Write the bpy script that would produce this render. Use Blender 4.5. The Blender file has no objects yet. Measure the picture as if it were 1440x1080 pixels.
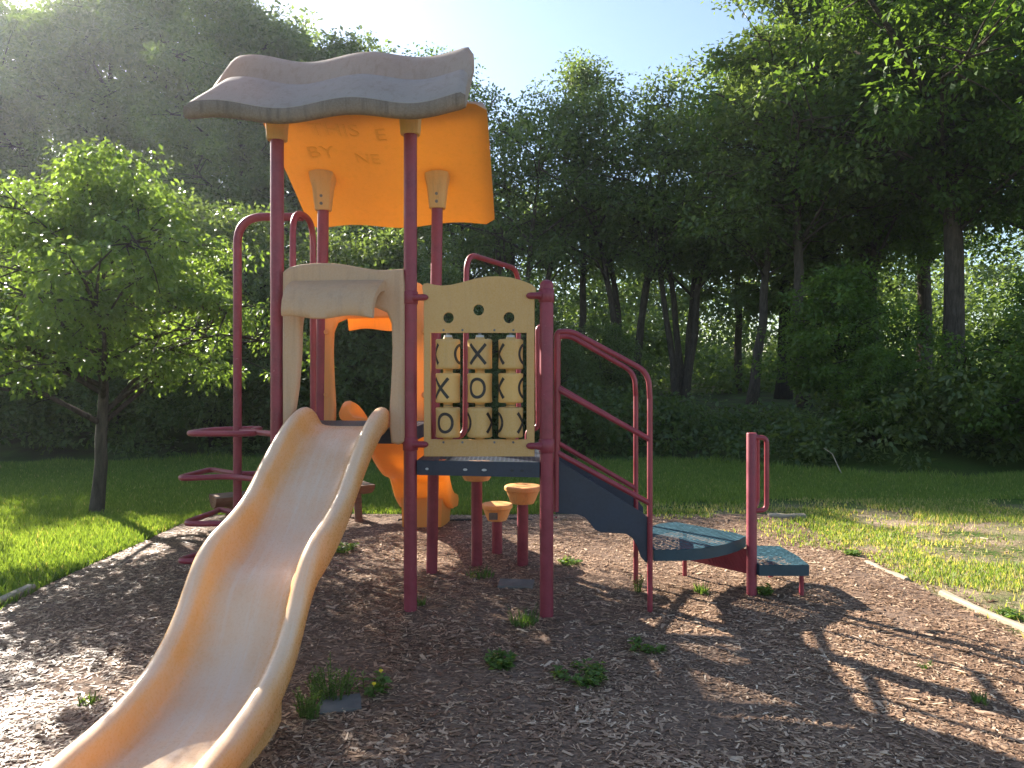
import bpy, bmesh, math, random
import numpy as np
from mathutils import Vector, Matrix, noise as mnoise

# ------------------------------------------------------------------ camera, sky, sun, exposure
SC = bpy.context.scene
COL = SC.collection
F, CX, HOR, CAMH = 1030.0, 720.0, 525.0, 1.62
cam_d = bpy.data.cameras.new('camera')
cam_d.sensor_width = 36.0
cam_d.lens = 36.0 * F / 1440.0
cam_d.shift_y = -(540.0 - HOR) / 1440.0
cam_d.clip_start = 0.05
cam_d.clip_end = 600.0
cam = bpy.data.objects.new('camera', cam_d)
cam.location = (0, 0, CAMH)
cam.rotation_euler = (math.radians(90), 0, 0)
COL.objects.link(cam)
SC.camera = cam

SUN_AZ, SUN_EL = math.radians(-43.0), math.radians(27.0)      # azimuth from +Y, negative = to the left
W = bpy.data.worlds.new('World')
SC.world = W
W.use_nodes = True
wn = W.node_tree.nodes
sky = wn.new('ShaderNodeTexSky')
sky.sky_type = 'NISHITA'
sky.sun_disc = False
sky.sun_elevation = SUN_EL
sky.sun_rotation = SUN_AZ
sky.air_density = 1.0
sky.dust_density = 0.9
sky.ozone_density = 1.6
W.node_tree.links.new(sky.outputs[0], wn['Background'].inputs[0])
wn['Background'].inputs[1].default_value = 0.072

sd = bpy.data.lights.new('sun', 'SUN')
sd.energy = 5.0
sd.angle = math.radians(0.5)
sd.color = (1.0, 0.93, 0.82)
sun = bpy.data.objects.new('sun', sd)
_d = Vector((math.sin(SUN_AZ) * math.cos(SUN_EL), math.cos(SUN_AZ) * math.cos(SUN_EL), math.sin(SUN_EL)))
sun.rotation_euler = _d.to_track_quat('Z', 'Y').to_euler()
sun.location = (-20, 20, 20)
COL.objects.link(sun)

SC.view_settings.view_transform = 'Standard'
SC.view_settings.look = 'None'
SC.view_settings.exposure = 1.93
SC.view_settings.gamma = 1.0
SC.cycles.use_denoising = True
SC.cycles.max_bounces = 10
SC.cycles.transparent_max_bounces = 12
SC.cycles.transmission_bounces = 8
SC.cycles.diffuse_bounces = 5
SC.cycles.sample_clamp_indirect = 8.0

RNG = np.random.default_rng(7)
random.seed(7)
PI = math.pi


def at(px, py, Y):
    """photo pixel at a known distance -> world point"""
    return Vector(((px - CX) / F * Y, Y, CAMH - (py - HOR) / F * Y))


def on_plane(px, py, A, B):
    """photo pixel on the upright plane through plan points A, B -> (metres from A towards B, height)"""
    k = (px - CX) / F
    dx, dy = B[0] - A[0], B[1] - A[1]
    L = math.hypot(dx, dy)
    dx, dy = dx / L, dy / L
    s = (k * A[1] - A[0]) / (dx - k * dy)
    Y = A[1] + s * dy
    return s, CAMH - (py - HOR) / F * Y


# ------------------------------------------------------------------ materials
def mat(name):
    m = bpy.data.materials.new(name)
    m.use_nodes = True
    nt = m.node_tree
    nt.nodes.clear()
    out = nt.nodes.new('ShaderNodeOutputMaterial')
    return m, nt, out


def N(nt, t, **kw):
    n = nt.nodes.new(t)
    for k, v in kw.items():
        setattr(n, k, v)
    return n


def noise_fac(nt, scale, detail=4.0, rough=0.6, vec=None, lo=0.35, hi=0.65, dim='Object'):
    t = N(nt, 'ShaderNodeTexNoise')
    t.inputs['Scale'].default_value = scale
    t.inputs['Detail'].default_value = detail
    t.inputs['Roughness'].default_value = rough
    if vec is None:
        tc = N(nt, 'ShaderNodeTexCoord')
        vec = tc.outputs[dim]
    nt.links.new(vec, t.inputs['Vector'])
    r = N(nt, 'ShaderNodeMapRange')
    r.inputs[1].default_value = lo
    r.inputs[2].default_value = hi
    nt.links.new(t.outputs[0], r.inputs[0])
    return r.outputs[0]


def mixc(nt, fac, a, b, blend='MIX'):
    m = N(nt, 'ShaderNodeMix', data_type='RGBA', blend_type=blend)
    for i, v in ((6, a), (7, b)):
        if isinstance(v, tuple):
            m.inputs[i].default_value = (*v, 1)
        else:
            nt.links.new(v, m.inputs[i])
    if isinstance(fac, (int, float)):
        m.inputs[0].default_value = fac
    else:
        nt.links.new(fac, m.inputs[0])
    return m.outputs[2]


def bump(nt, height, strength=0.3, dist=0.01):
    b = N(nt, 'ShaderNodeBump')
    b.inputs['Strength'].default_value = strength
    b.inputs['Distance'].default_value = dist
    nt.links.new(height, b.inputs['Height'])
    return b.outputs[0]


def principled(nt, out, color, rough=0.5, spec=0.5, normal=None, coat=0.0):
    p = N(nt, 'ShaderNodeBsdfPrincipled')
    if isinstance(color, tuple):
        p.inputs['Base Color'].default_value = (*color, 1)
    else:
        nt.links.new(color, p.inputs['Base Color'])
    if isinstance(rough, (int, float)):
        p.inputs['Roughness'].default_value = rough
    else:
        nt.links.new(rough, p.inputs['Roughness'])
    p.inputs['Specular IOR Level'].default_value = spec
    p.inputs['Coat Weight'].default_value = coat
    p.inputs['Coat Roughness'].default_value = 0.15
    if normal is not None:
        nt.links.new(normal, p.inputs['Normal'])
    if out is not None:
        nt.links.new(p.outputs[0], out.inputs[0])
    return p


def rough_from(nt, fac, lo, hi):
    r = N(nt, 'ShaderNodeMapRange')
    r.inputs[3].default_value = lo
    r.inputs[4].default_value = hi
    nt.links.new(fac, r.inputs[0])
    return r.outputs[0]


def m_paint(name, c1, c2, rough=0.38, chip=None):
    m, nt, out = mat(name)
    f = noise_fac(nt, 7, 5)
    c = mixc(nt, f, c1, c2)
    g = noise_fac(nt, 60, 3, lo=0.3, hi=0.7)
    c = mixc(nt, mul(nt, g, 0.25), c, tuple(min(1, v * 1.5 + 0.03) for v in c1))
    if chip:
        ch = noise_fac(nt, 34, 6, 0.7, lo=0.67, hi=0.70)
        c = mixc(nt, mul(nt, ch, 0.8), c, chip)
    principled(nt, out, c, rough_from(nt, f, rough, rough + 0.18), 0.45, bump(nt, g, 0.06, 0.002))
    return m


def mul(nt, a, k):
    n = N(nt, 'ShaderNodeMath', operation='MULTIPLY')
    nt.links.new(a, n.inputs[0])
    if isinstance(k, (int, float)):
        n.inputs[1].default_value = k
    else:
        nt.links.new(k, n.inputs[1])
    return n.outputs[0]


def m_plastic(name, c_new, c_old, transl=0.25, fade=0.5, rough=0.4, streak=True, attr=None, tcol=None, dirt=(0.16, 0.12, 0.09), dirt_amt=0.35):
    """moulded plastic that has bleached in patches and lets some light through"""
    m, nt, out = mat(name)
    f = noise_fac(nt, 3.2, 6, 0.65, lo=0.5 - fade * 0.5, hi=1.0 - fade * 0.5)
    if attr:
        a = N(nt, 'ShaderNodeAttribute', attribute_name=attr)
        ad = N(nt, 'ShaderNodeMath', operation='ADD', use_clamp=True)
        nt.links.new(a.outputs['Fac'], ad.inputs[0])
        f2 = noise_fac(nt, 5, 6, 0.7, lo=0.3, hi=0.7)
        s = N(nt, 'ShaderNodeMath', operation='MULTIPLY_ADD')
        nt.links.new(f2, s.inputs[0]); s.inputs[1].default_value = 0.5; s.inputs[2].default_value = -0.25
        nt.links.new(s.outputs[0], ad.inputs[1])
        f = ad.outputs[0]
    c = mixc(nt, f, c_new, c_old)
    fine = noise_fac(nt, 90, 4, 0.7, lo=0.3, hi=0.7)
    if attr:
        # scuffs rubbed along the run
        tc2 = N(nt, 'ShaderNodeTexCoord')
        mp2 = N(nt, 'ShaderNodeMapping')
        mp2.inputs['Rotation'].default_value = (0, 0, -0.1)
        mp2.inputs['Scale'].default_value = (34, 1.3, 1.3)
        nt.links.new(tc2.outputs['Object'], mp2.inputs[0])
        sc_ = noise_fac(nt, 1.0, 7, 0.75, vec=mp2.outputs[0], lo=0.48, hi=0.75)
        c = mixc(nt, mul(nt, mul(nt, sc_, a.outputs['Fac']), 0.55), c, (0.93, 0.84, 0.74))
        sp_ = noise_fac(nt, 26, 8, 0.8, lo=0.62, hi=0.72)
        c = mixc(nt, mul(nt, sp_, 0.30), c, (0.30, 0.19, 0.11))
    c = mixc(nt, mul(nt, fine, 0.10), c, (0.9, 0.85, 0.8))
    if streak:
        tc = N(nt, 'ShaderNodeTexCoord')
        mp = N(nt, 'ShaderNodeMapping')
        mp.inputs['Scale'].default_value = (22, 22, 1.6)
        nt.links.new(tc.outputs['Object'], mp.inputs[0])
        st = noise_fac(nt, 1.0, 5, 0.7, vec=mp.outputs[0], lo=0.5, hi=0.78)
        c = mixc(nt, mul(nt, st, dirt_amt), c, dirt)
    p = principled(nt, None, c, rough_from(nt, fine, rough, rough + 0.15), 0.45, bump(nt, fine, 0.05, 0.002))
    if transl > 0:
        t = N(nt, 'ShaderNodeBsdfTranslucent')
        if tcol:
            t.inputs[0].default_value = (*tcol, 1)
        else:
            nt.links.new(c, t.inputs[0])
        mx = N(nt, 'ShaderNodeMixShader')
        mx.inputs[0].default_value = transl
        nt.links.new(p.outputs[0], mx.inputs[1])
        nt.links.new(t.outputs[0], mx.inputs[2])
        nt.links.new(mx.outputs[0], out.inputs[0])
    else:
        nt.links.new(p.outputs[0], out.inputs[0])
    return m


def m_leaf(name, dark, light, transl=0.42, tr_gain=1.8, rough=0.45, spec=0.35, vary=0.25):
    m, nt, out = mat(name)
    a = N(nt, 'ShaderNodeAttribute', attribute_name='tint')
    oi = N(nt, 'ShaderNodeObjectInfo')
    c = mixc(nt, a.outputs['Fac'], dark, light)
    c = mixc(nt, mul(nt, oi.outputs['Random'], vary), c, tuple(min(1, v * 1.6 + 0.01) for v in (dark[0] * 1.3, dark[1], dark[2])))
    p = principled(nt, None, c, rough, spec)
    t = N(nt, 'ShaderNodeBsdfTranslucent')
    tc = mixc(nt, 1.0, c, (min(1, tr_gain * 1.25), min(1, tr_gain * 1.1), tr_gain * 0.25), 'MULTIPLY')
    v = N(nt, 'ShaderNodeVectorMath', operation='MULTIPLY')
    nt.links.new(c, v.inputs[0])
    v.inputs[1].default_value = (tr_gain * 1.2, tr_gain * 1.15, tr_gain * 0.45)
    nt.links.new(v.outputs[0], t.inputs[0])
    mx = N(nt, 'ShaderNodeMixShader')
    mx.inputs[0].default_value = transl
    nt.links.new(p.outputs[0], mx.inputs[1])
    nt.links.new(t.outputs[0], mx.inputs[2])
    nt.links.new(mx.outputs[0], out.inputs[0])
    return m


def m_tint(name, ramp, rough=0.85, spec=0.2, transl=0.0):
    """coloured by the per-piece 'tint' attribute through a ramp"""
    m, nt, out = mat(name)
    a = N(nt, 'ShaderNodeAttribute', attribute_name='tint')
    r = N(nt, 'ShaderNodeValToRGB')
    el = r.color_ramp.elements
    while len(el) > 1:
        el.remove(el[0])
    el[0].position = ramp[0][0]; el[0].color = (*ramp[0][1], 1)
    for p_, c_ in ramp[1:]:
        e = el.new(p_); e.color = (*c_, 1)
    nt.links.new(a.outputs['Fac'], r.inputs[0])
    p = principled(nt, None, r.outputs[0], rough, spec)
    if transl:
        t = N(nt, 'ShaderNodeBsdfTranslucent')
        v = N(nt, 'ShaderNodeVectorMath', operation='MULTIPLY')
        nt.links.new(r.outputs[0], v.inputs[0])
        v.inputs[1].default_value = (2.0, 1.9, 0.7)
        nt.links.new(v.outputs[0], t.inputs[0])
        mx = N(nt, 'ShaderNodeMixShader')
        mx.inputs[0].default_value = transl
        nt.links.new(p.outputs[0], mx.inputs[1]); nt.links.new(t.outputs[0], mx.inputs[2])
        nt.links.new(mx.outputs[0], out.inputs[0])
    else:
        nt.links.new(p.outputs[0], out.inputs[0])
    return m


def m_bark(name, c1, c2):
    m, nt, out = mat(name)
    tc = N(nt, 'ShaderNodeTexCoord')
    mp = N(nt, 'ShaderNodeMapping')
    mp.inputs['Scale'].default_value = (9, 9, 1.7)
    nt.links.new(tc.outputs['Object'], mp.inputs[0])
    f = noise_fac(nt, 2.2, 8, 0.75, vec=mp.outputs[0], lo=0.3, hi=0.7)
    c = mixc(nt, f, c1, c2)
    principled(nt, out, c, 0.9, 0.15, bump(nt, f, 0.8, 0.03))
    return m


def m_wood(name, c1, c2):
    m, nt, out = mat(name)
    tc = N(nt, 'ShaderNodeTexCoord')
    mp = N(nt, 'ShaderNodeMapping')
    mp.inputs['Scale'].default_value = (3, 3, 30)
    nt.links.new(tc.outputs['Object'], mp.inputs[0])
    f = noise_fac(nt, 2.5, 6, 0.7, vec=mp.outputs[0], lo=0.3, hi=0.7)
    g = noise_fac(nt, 6, 4)
    c = mixc(nt, f, c1, c2)
    c = mixc(nt, mul(nt, g, 0.4), c, tuple(v * 0.45 for v in c1))
    principled(nt, out, c, 0.85, 0.2, bump(nt, f, 0.4, 0.006))
    return m


def m_perf(name, base, ang, sx, sy, hole=0.55):
    """coated steel sheet with punched slots (real holes: transparent)"""
    m, nt, out = mat(name)
    tc = N(nt, 'ShaderNodeTexCoord')
    mp = N(nt, 'ShaderNodeMapping')
    mp.inputs['Rotation'].default_value = (0, 0, ang)
    nt.links.new(tc.outputs['Object'], mp.inputs[0])
    b = N(nt, 'ShaderNodeTexBrick')
    b.offset = 0.5
    b.inputs['Scale'].default_value = 1.0
    b.inputs['Brick Width'].default_value = sx
    b.inputs['Row Height'].default_value = sy
    b.inputs['Mortar Size'].default_value = sy * (1 - hole) / 2
    b.inputs['Mortar Smooth'].default_value = 0.0
    nt.links.new(mp.outputs[0], b.inputs['Vector'])
    f = noise_fac(nt, 12, 4)
    c = mixc(nt, f, base, tuple(v * 1.5 + 0.01 for v in base))
    p = principled(nt, None, c, 0.42, 0.5)
    t = N(nt, 'ShaderNodeBsdfTransparent')
    mx = N(nt, 'ShaderNodeMixShader')
    nt.links.new(b.outputs['Fac'], mx.inputs[0])
    nt.links.new(t.outputs[0], mx.inputs[1]); nt.links.new(p.outputs[0], mx.inputs[2])
    nt.links.new(mx.outputs[0], out.inputs[0])
    return m


M = {}
M['red'] = m_paint('red_powder_coat', (0.185, 0.022, 0.036), (0.27, 0.040, 0.058), chip=(0.40, 0.20, 0.20))
M['red_thin'] = m_paint('red_tube_coat', (0.21, 0.024, 0.036), (0.29, 0.044, 0.058), rough=0.32)
M['navy'] = m_paint('navy_vinyl_coat', (0.020, 0.028, 0.045), (0.03, 0.04, 0.06), rough=0.42)
M['teal'] = m_paint('teal_vinyl_coat', (0.015, 0.042, 0.058), (0.022, 0.055, 0.072), rough=0.42)
M['navy_perf'] = m_perf('navy_slotted_sheet', (0.03, 0.038, 0.055), 0.0, 0.06, 0.022, 0.45)
M['teal_perf'] = m_perf('teal_slotted_sheet', (0.022, 0.062, 0.082), math.radians(-38), 0.30, 0.030, 0.26)
M['teal_perf_low'] = m_perf('teal_slotted_low_sheet', (0.022, 0.062, 0.082), math.radians(50), 0.17, 0.036, 0.30)
M['red_perf'] = m_perf('red_slotted_sheet', (0.30, 0.032, 0.048), 0.0, 0.05, 0.02, 0.3)
M['tan'] = m_plastic('tan_board', (0.53, 0.295, 0.078), (0.56, 0.33, 0.108), transl=0.0, rough=0.5, dirt_amt=0.15)
M['tan_cyl'] = m_plastic('tan_drum_plastic', (0.60, 0.345, 0.085), (0.63, 0.39, 0.125), transl=0.12, rough=0.42, dirt_amt=0.2)
M['orange_lit_cyl'] = m_plastic('orange_lit_drum_plastic', (0.80, 0.46, 0.10), (0.84, 0.54, 0.18), transl=0.25, rough=0.42, dirt_amt=0.1)  # middle-row drums: orange light coming through them is put into the brighter colour
M['slide'] = m_plastic('slide_plastic', (0.86, 0.43, 0.12), (0.88, 0.64, 0.42), transl=0.22, rough=0.22, attr='wear', streak=False)
M['slide_back'] = m_plastic('rear_slide_plastic', (0.86, 0.38, 0.05), (0.86, 0.42, 0.09), transl=0.42, rough=0.3, tcol=(0.88, 0.45, 0.07), dirt_amt=0.25)
M['hood'] = m_plastic('bleached_hood_plastic', (0.62, 0.345, 0.155), (0.52, 0.335, 0.20), transl=0.10, rough=0.5, fade=0.8, dirt_amt=0.25)
M['hood_back'] = m_plastic('orange_hood_plastic', (0.82, 0.42, 0.11), (0.82, 0.47, 0.18), transl=0.40, rough=0.4, tcol=(0.88, 0.46, 0.09))
M['roof_top'] = m_plastic('weathered_roof_top', (0.30, 0.262, 0.228), (0.40, 0.355, 0.31), transl=0.25, rough=0.6, tcol=(0.85, 0.55, 0.2), dirt_amt=0.55)
M['roof_under'] = m_plastic('orange_roof_underside', (0.82, 0.42, 0.08), (0.62, 0.34, 0.09), transl=0.46, rough=0.45, tcol=(0.85, 0.43, 0.07), dirt=(0.40, 0.24, 0.07), dirt_amt=0.45)
M['roof_lip'] = m_plastic('grimy_roof_edge', (0.22, 0.15, 0.105), (0.13, 0.09, 0.062), transl=0.0, rough=0.7, dirt=(0.05, 0.04, 0.03), dirt_amt=0.8)
M['bracket'] = m_plastic('roof_bracket_plastic', (0.74, 0.43, 0.12), (0.68, 0.43, 0.17), transl=0.15, rough=0.5)
M['pod'] = m_plastic('pod_plastic', (0.82, 0.36, 0.08), (0.84, 0.46, 0.16), transl=0.15, rough=0.42)
M['mark'] = m_paint('black_mark_paint', (0.018, 0.014, 0.012), (0.03, 0.022, 0.018), rough=0.5)
M['steel'] = m_paint('bolt_steel', (0.10, 0.10, 0.10), (0.22, 0.22, 0.22), rough=0.35)
M['spacer'] = m_paint('grey_spacer', (0.45, 0.44, 0.42), (0.5, 0.5, 0.48), rough=0.5)
M['scrawl'] = m_paint('scrawl_ink', (0.68, 0.36, 0.07), (0.72, 0.39, 0.085), rough=0.7)
M['bark'] = m_bark('grey_brown_bark', (0.035, 0.028, 0.022), (0.14, 0.115, 0.09))
M['bark_dark'] = m_bark('dark_bark', (0.018, 0.015, 0.012), (0.07, 0.058, 0.046))
M['leaf_lawn'] = m_leaf('small_tree_leaves', (0.075, 0.135, 0.036), (0.16, 0.23, 0.065), 0.45, 1.8)
M['leaf_wood'] = m_leaf('woodland_leaves', (0.058, 0.100, 0.040), (0.125, 0.175, 0.065), 0.44, 2.1)
M['leaf_right'] = m_leaf('bright_maple_leaves', (0.048, 0.098, 0.022), (0.11, 0.185, 0.04), 0.45, 1.9)
M['leaf_under'] = m_leaf('undergrowth_leaves', (0.050, 0.088, 0.034), (0.115, 0.155, 0.055), 0.42, 2.0)
M['leaf_weed'] = m_leaf('weed_leaves', (0.08, 0.15, 0.035), (0.17, 0.26, 0.07), 0.42, 1.6)
M['blade'] = m_tint('grass_blades', [(0.0, (0.09, 0.155, 0.034)), (0.6, (0.195, 0.27, 0.062)), (0.84, (0.25, 0.31, 0.085)), (1.0, (0.50, 0.40, 0.22))], 0.6, 0.3, 0.4)
M['chip'] = m_tint('wood_chips', [(0.0, (0.075, 0.040, 0.024)), (0.4, (0.30, 0.182, 0.115)), (0.75, (0.60, 0.42, 0.285)), (1.0, (0.82, 0.66, 0.48))], 0.5, 0.5, 0.12)
M['timber'] = m_wood('weathered_timber', (0.34, 0.27, 0.19), (0.5, 0.42, 0.31))
M['timber_dark'] = m_wood('dark_bench_timber', (0.16, 0.07, 0.045), (0.26, 0.14, 0.09))
M['plank_top'] = m_wood('grey_plank', (0.17, 0.095, 0.06), (0.28, 0.19, 0.13))
M['black_edge'] = m_paint('black_edging', (0.015, 0.015, 0.014), (0.03, 0.03, 0.028), rough=0.6)
M['slab'] = m_paint('grey_slab', (0.11, 0.10, 0.09), (0.20, 0.18, 0.16), rough=0.85)
M['petal'] = m_paint('yellow_petals', (0.75, 0.5, 0.01), (0.8, 0.6, 0.03), rough=0.6)
M['dry'] = m_tint('dry_stems', [(0, (0.25, 0.19, 0.09)), (1, (0.42, 0.34, 0.18))])


def m_lawn():
    m, nt, out = mat('lawn_soil')
    tc = N(nt, 'ShaderNodeTexCoord')
    g = noise_fac(nt, 1.1, 8, 0.7, lo=0.35, hi=0.65)
    f = noise_fac(nt, 30, 6, 0.7, lo=0.3, hi=0.7)
    c = mixc(nt, f, (0.035, 0.075, 0.012), (0.09, 0.16, 0.025))
    c = mixc(nt, mul(nt, g, 0.4), c, (0.10, 0.085, 0.04))
    # woodland floor beyond the lawn edge
    sx = N(nt, 'ShaderNodeSeparateXYZ')
    nt.links.new(tc.outputs['Object'], sx.inputs[0])
    r = N(nt, 'ShaderNodeMapRange')
    r.inputs[1].default_value = 12.0; r.inputs[2].default_value = 14.0
    nt.links.new(sx.outputs['Y'], r.inputs[0])
    wf = mixc(nt, g, (0.07, 0.055, 0.035), (0.10, 0.16, 0.04))
    c = mixc(nt, r.outputs[0], c, wf)
    # worn patchy ground right of the timber edge
    rx = N(nt, 'ShaderNodeMapRange'); rx.inputs[1].default_value = 1.4; rx.inputs[2].default_value = 2.8
    nt.links.new(sx.outputs['X'], rx.inputs[0])
    ry = N(nt, 'ShaderNodeMapRange'); ry.inputs[1].default_value = 9.3; ry.inputs[2].default_value = 8.3
    nt.links.new(sx.outputs['Y'], ry.inputs[0])
    pn = noise_fac(nt, 1.6, 6, 0.65, lo=0.38, hi=0.6)
    k = mul(nt, mul(nt, rx.outputs[0], ry.outputs[0]), pn)
    c = mixc(nt, k, c, (0.36, 0.26, 0.18))
    principled(nt, out, c, 0.95, 0.1, bump(nt, f, 0.6, 0.03))
    return m


def m_mulch():
    m, nt, out = mat('mulch_floor')
    f = noise_fac(nt, 45, 8, 0.75, lo=0.3, hi=0.7)
    v = N(nt, 'ShaderNodeTexVoronoi')
    v.inputs['Scale'].default_value = 55
    tc = N(nt, 'ShaderNodeTexCoord')
    mp = N(nt, 'ShaderNodeMapping'); mp.inputs['Scale'].default_value = (1, 1.7, 1); mp.inputs['Rotation'].default_value = (0, 0, 0.6)
    nt.links.new(tc.outputs['Object'], mp.inputs[0])
    nt.links.new(mp.outputs[0], v.inputs['Vector'])
    sep = N(nt, 'ShaderNodeSeparateColor')
    nt.links.new(v.outputs['Color'], sep.inputs[0])
    g = noise_fac(nt, 1.3, 4, 0.6)
    c = mixc(nt, sep.outputs[0], (0.08, 0.047, 0.031), (0.36, 0.23, 0.15))
    c = mixc(nt, mul(nt, f, 0.5), c, (0.07, 0.047, 0.037))
    c = mixc(nt, mul(nt, g, 0.35), c, (0.22, 0.16, 0.125))
    principled(nt, out, c, 0.9, 0.15, bump(nt, v.outputs['Distance'], 0.5, 0.008))
    return m


M['lawn'] = m_lawn()
M['mulch'] = m_mulch()


# ------------------------------------------------------------------ builders
def tag(o, label=None, cat=None, group=None, kind=None):
    if label: o['label'] = label
    if cat: o['category'] = cat
    if group: o['group'] = group
    if kind: o['kind'] = kind
    return o


def empty(name, loc, label, cat, group=None):
    o = bpy.data.objects.new(name, None)
    o.location = loc
    o.empty_display_size = 0.2
    COL.objects.link(o)
    return tag(o, label, cat, group)


def world_loc(o):
    v = Vector((0, 0, 0))
    while o is not None:
        v += o.location
        o = o.parent
    return v


def link(name, me, parent=None):
    o = bpy.data.objects.new(name, me)
    COL.objects.link(o)
    if parent is not None:
        o.parent = parent
    return o


class MB:
    """collects geometry in world coordinates, becomes one mesh object"""
    def __init__(self):
        self.v, self.f, self.m = [], [], []

    def add(self, vs, fs, mi=0):
        o = len(self.v)
        self.v += [tuple(p) for p in vs]
        self.f += [tuple(i + o for i in f) for f in fs]
        self.m += [mi] * len(fs)

    def box(self, c, size, rz=0.0, mi=0, bev=0.0, rot=None):
        bm = bmesh.new()
        bmesh.ops.create_cube(bm, size=1.0)
        bmesh.ops.scale(bm, vec=size, verts=bm.verts)
        if bev:
            bmesh.ops.bevel(bm, geom=bm.edges[:], offset=bev, segments=2, affect='EDGES', profile=0.6)
        R = rot if rot is not None else Matrix.Rotation(rz, 3, 'Z')
        self.add([R @ v.co + Vector(c) for v in bm.verts], [[v.index for v in f.verts] for f in bm.faces], mi) if not bm.verts.index_update() else None
        bm.free()

    def tube(self, pts, r, seg=12, closed=False, caps=True, mi=0):
        pts = [Vector(p) for p in pts]
        n = len(pts)
        rs = r if isinstance(r, (list, tuple)) else [r] * n
        vs, fs = [], []
        up = None
        for i, p in enumerate(pts):
            a = pts[(i - 1) % n] if (closed or i > 0) else p
            b = pts[(i + 1) % n] if (closed or i < n - 1) else p
            t = (b - a).normalized() if (b - a).length > 1e-9 else Vector((0, 0, 1))
            if up is None:
                up = Vector((0, 0, 1)) if abs(t.z) < 0.9 else Vector((1, 0, 0))
            x = up - t * up.dot(t)
            if x.length < 1e-6:
                x = t.orthogonal()
            x.normalize()
            y = t.cross(x)
            up = x
            for k in range(seg):
                ang = 2 * PI * k / seg
                vs.append(p + (x * math.cos(ang) + y * math.sin(ang)) * rs[i])
        m = n if closed else n - 1
        for i in range(m):
            j = (i + 1) % n
            for k in range(seg):
                k2 = (k + 1) % seg
                fs.append((i * seg + k, i * seg + k2, j * seg + k2, j * seg + k))
        if caps and not closed:
            fs.append(tuple(reversed(range(seg))))
            fs.append(tuple((n - 1) * seg + k for k in range(seg)))
        self.add(vs, fs, mi)

    def lathe(self, prof, c, seg=28, mi=0):
        c = Vector(c)
        vs, fs = [], []
        for r, z in prof:
            for k in range(seg):
                a = 2 * PI * k / seg
                vs.append(c + Vector((r * math.cos(a), r * math.sin(a), z)))
        for i in range(len(prof) - 1):
            for k in range(seg):
                k2 = (k + 1) % seg
                fs.append((i * seg + k, i * seg + k2, (i + 1) * seg + k2, (i + 1) * seg + k))
        fs.append(tuple(reversed(range(seg))))
        fs.append(tuple((len(prof) - 1) * seg + k for k in range(seg)))
        self.add(vs, fs, mi)

    def grid(self, rows, mi=0, close_v=False, flip=False):
        n = len(rows[0])
        vs = [p for r in rows for p in r]
        fs = []
        for i in range(len(rows) - 1):
            for k in range(n if close_v else n - 1):
                k2 = (k + 1) % n
                q = (i * n + k, i * n + k2, (i + 1) * n + k2, (i + 1) * n + k)
                fs.append(q[::-1] if flip else q)
        self.add(vs, fs, mi)

    def build(self, name, mats, parent=None, sharp=35, attr=None):
        base = world_loc(parent) if parent is not None else Vector((0, 0, 0))
        me = bpy.data.meshes.new(name)
        me.from_pydata([Vector(p) - base for p in self.v], [], self.f)
        if not isinstance(mats, (list, tuple)):
            mats = [mats]
        for m in mats:
            me.materials.append(m)
        me.polygons.foreach_set('material_index', self.m)
        me.update()
        bm = bmesh.new(); bm.from_mesh(me)
        bmesh.ops.recalc_face_normals(bm, faces=bm.faces[:])
        bm.to_mesh(me); bm.free()
        me.shade_smooth()
        me.set_sharp_from_angle(angle=math.radians(sharp))
        if attr:
            for k, vals in attr.items():
                a = me.attributes.new(k, 'FLOAT', 'POINT')
                a.data.foreach_set('value', vals)
        return link(name, me, parent)


def rounded(pts, rad, n=6, closed=False):
    """polyline with its corners rounded"""
    pts = [Vector(p) for p in pts]
    out = []
    N_ = len(pts)
    for i, p in enumerate(pts):
        if not closed and i in (0, N_ - 1):
            out.append(p); continue
        a, b = pts[(i - 1) % N_], pts[(i + 1) % N_]
        r = rad[i] if isinstance(rad, (list, tuple)) else rad
        da, db = (a - p), (b - p)
        r = min(r, da.length * 0.49, db.length * 0.49)
        s, e = p + da.normalized() * r, p + db.normalized() * r
        for k in range(n + 1):
            t = k / n
            out.append(s * (1 - t) ** 2 + p * 2 * t * (1 - t) + e * t * t)
    return out


def spline(xs, ys, x):
    """smooth monotone-ish interpolation of a table"""
    xs, ys = np.array(xs, float), np.array(ys, float)
    m = np.gradient(ys, xs)
    i = int(np.clip(np.searchsorted(xs, x) - 1, 0, len(xs) - 2))
    h = xs[i + 1] - xs[i]
    t = min(1, max(0, (x - xs[i]) / h))
    return ((2 * t**3 - 3 * t**2 + 1) * ys[i] + (t**3 - 2 * t**2 + t) * h * m[i] + (-2 * t**3 + 3 * t**2) * ys[i + 1] + (t**3 - t**2) * h * m[i + 1])


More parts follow.
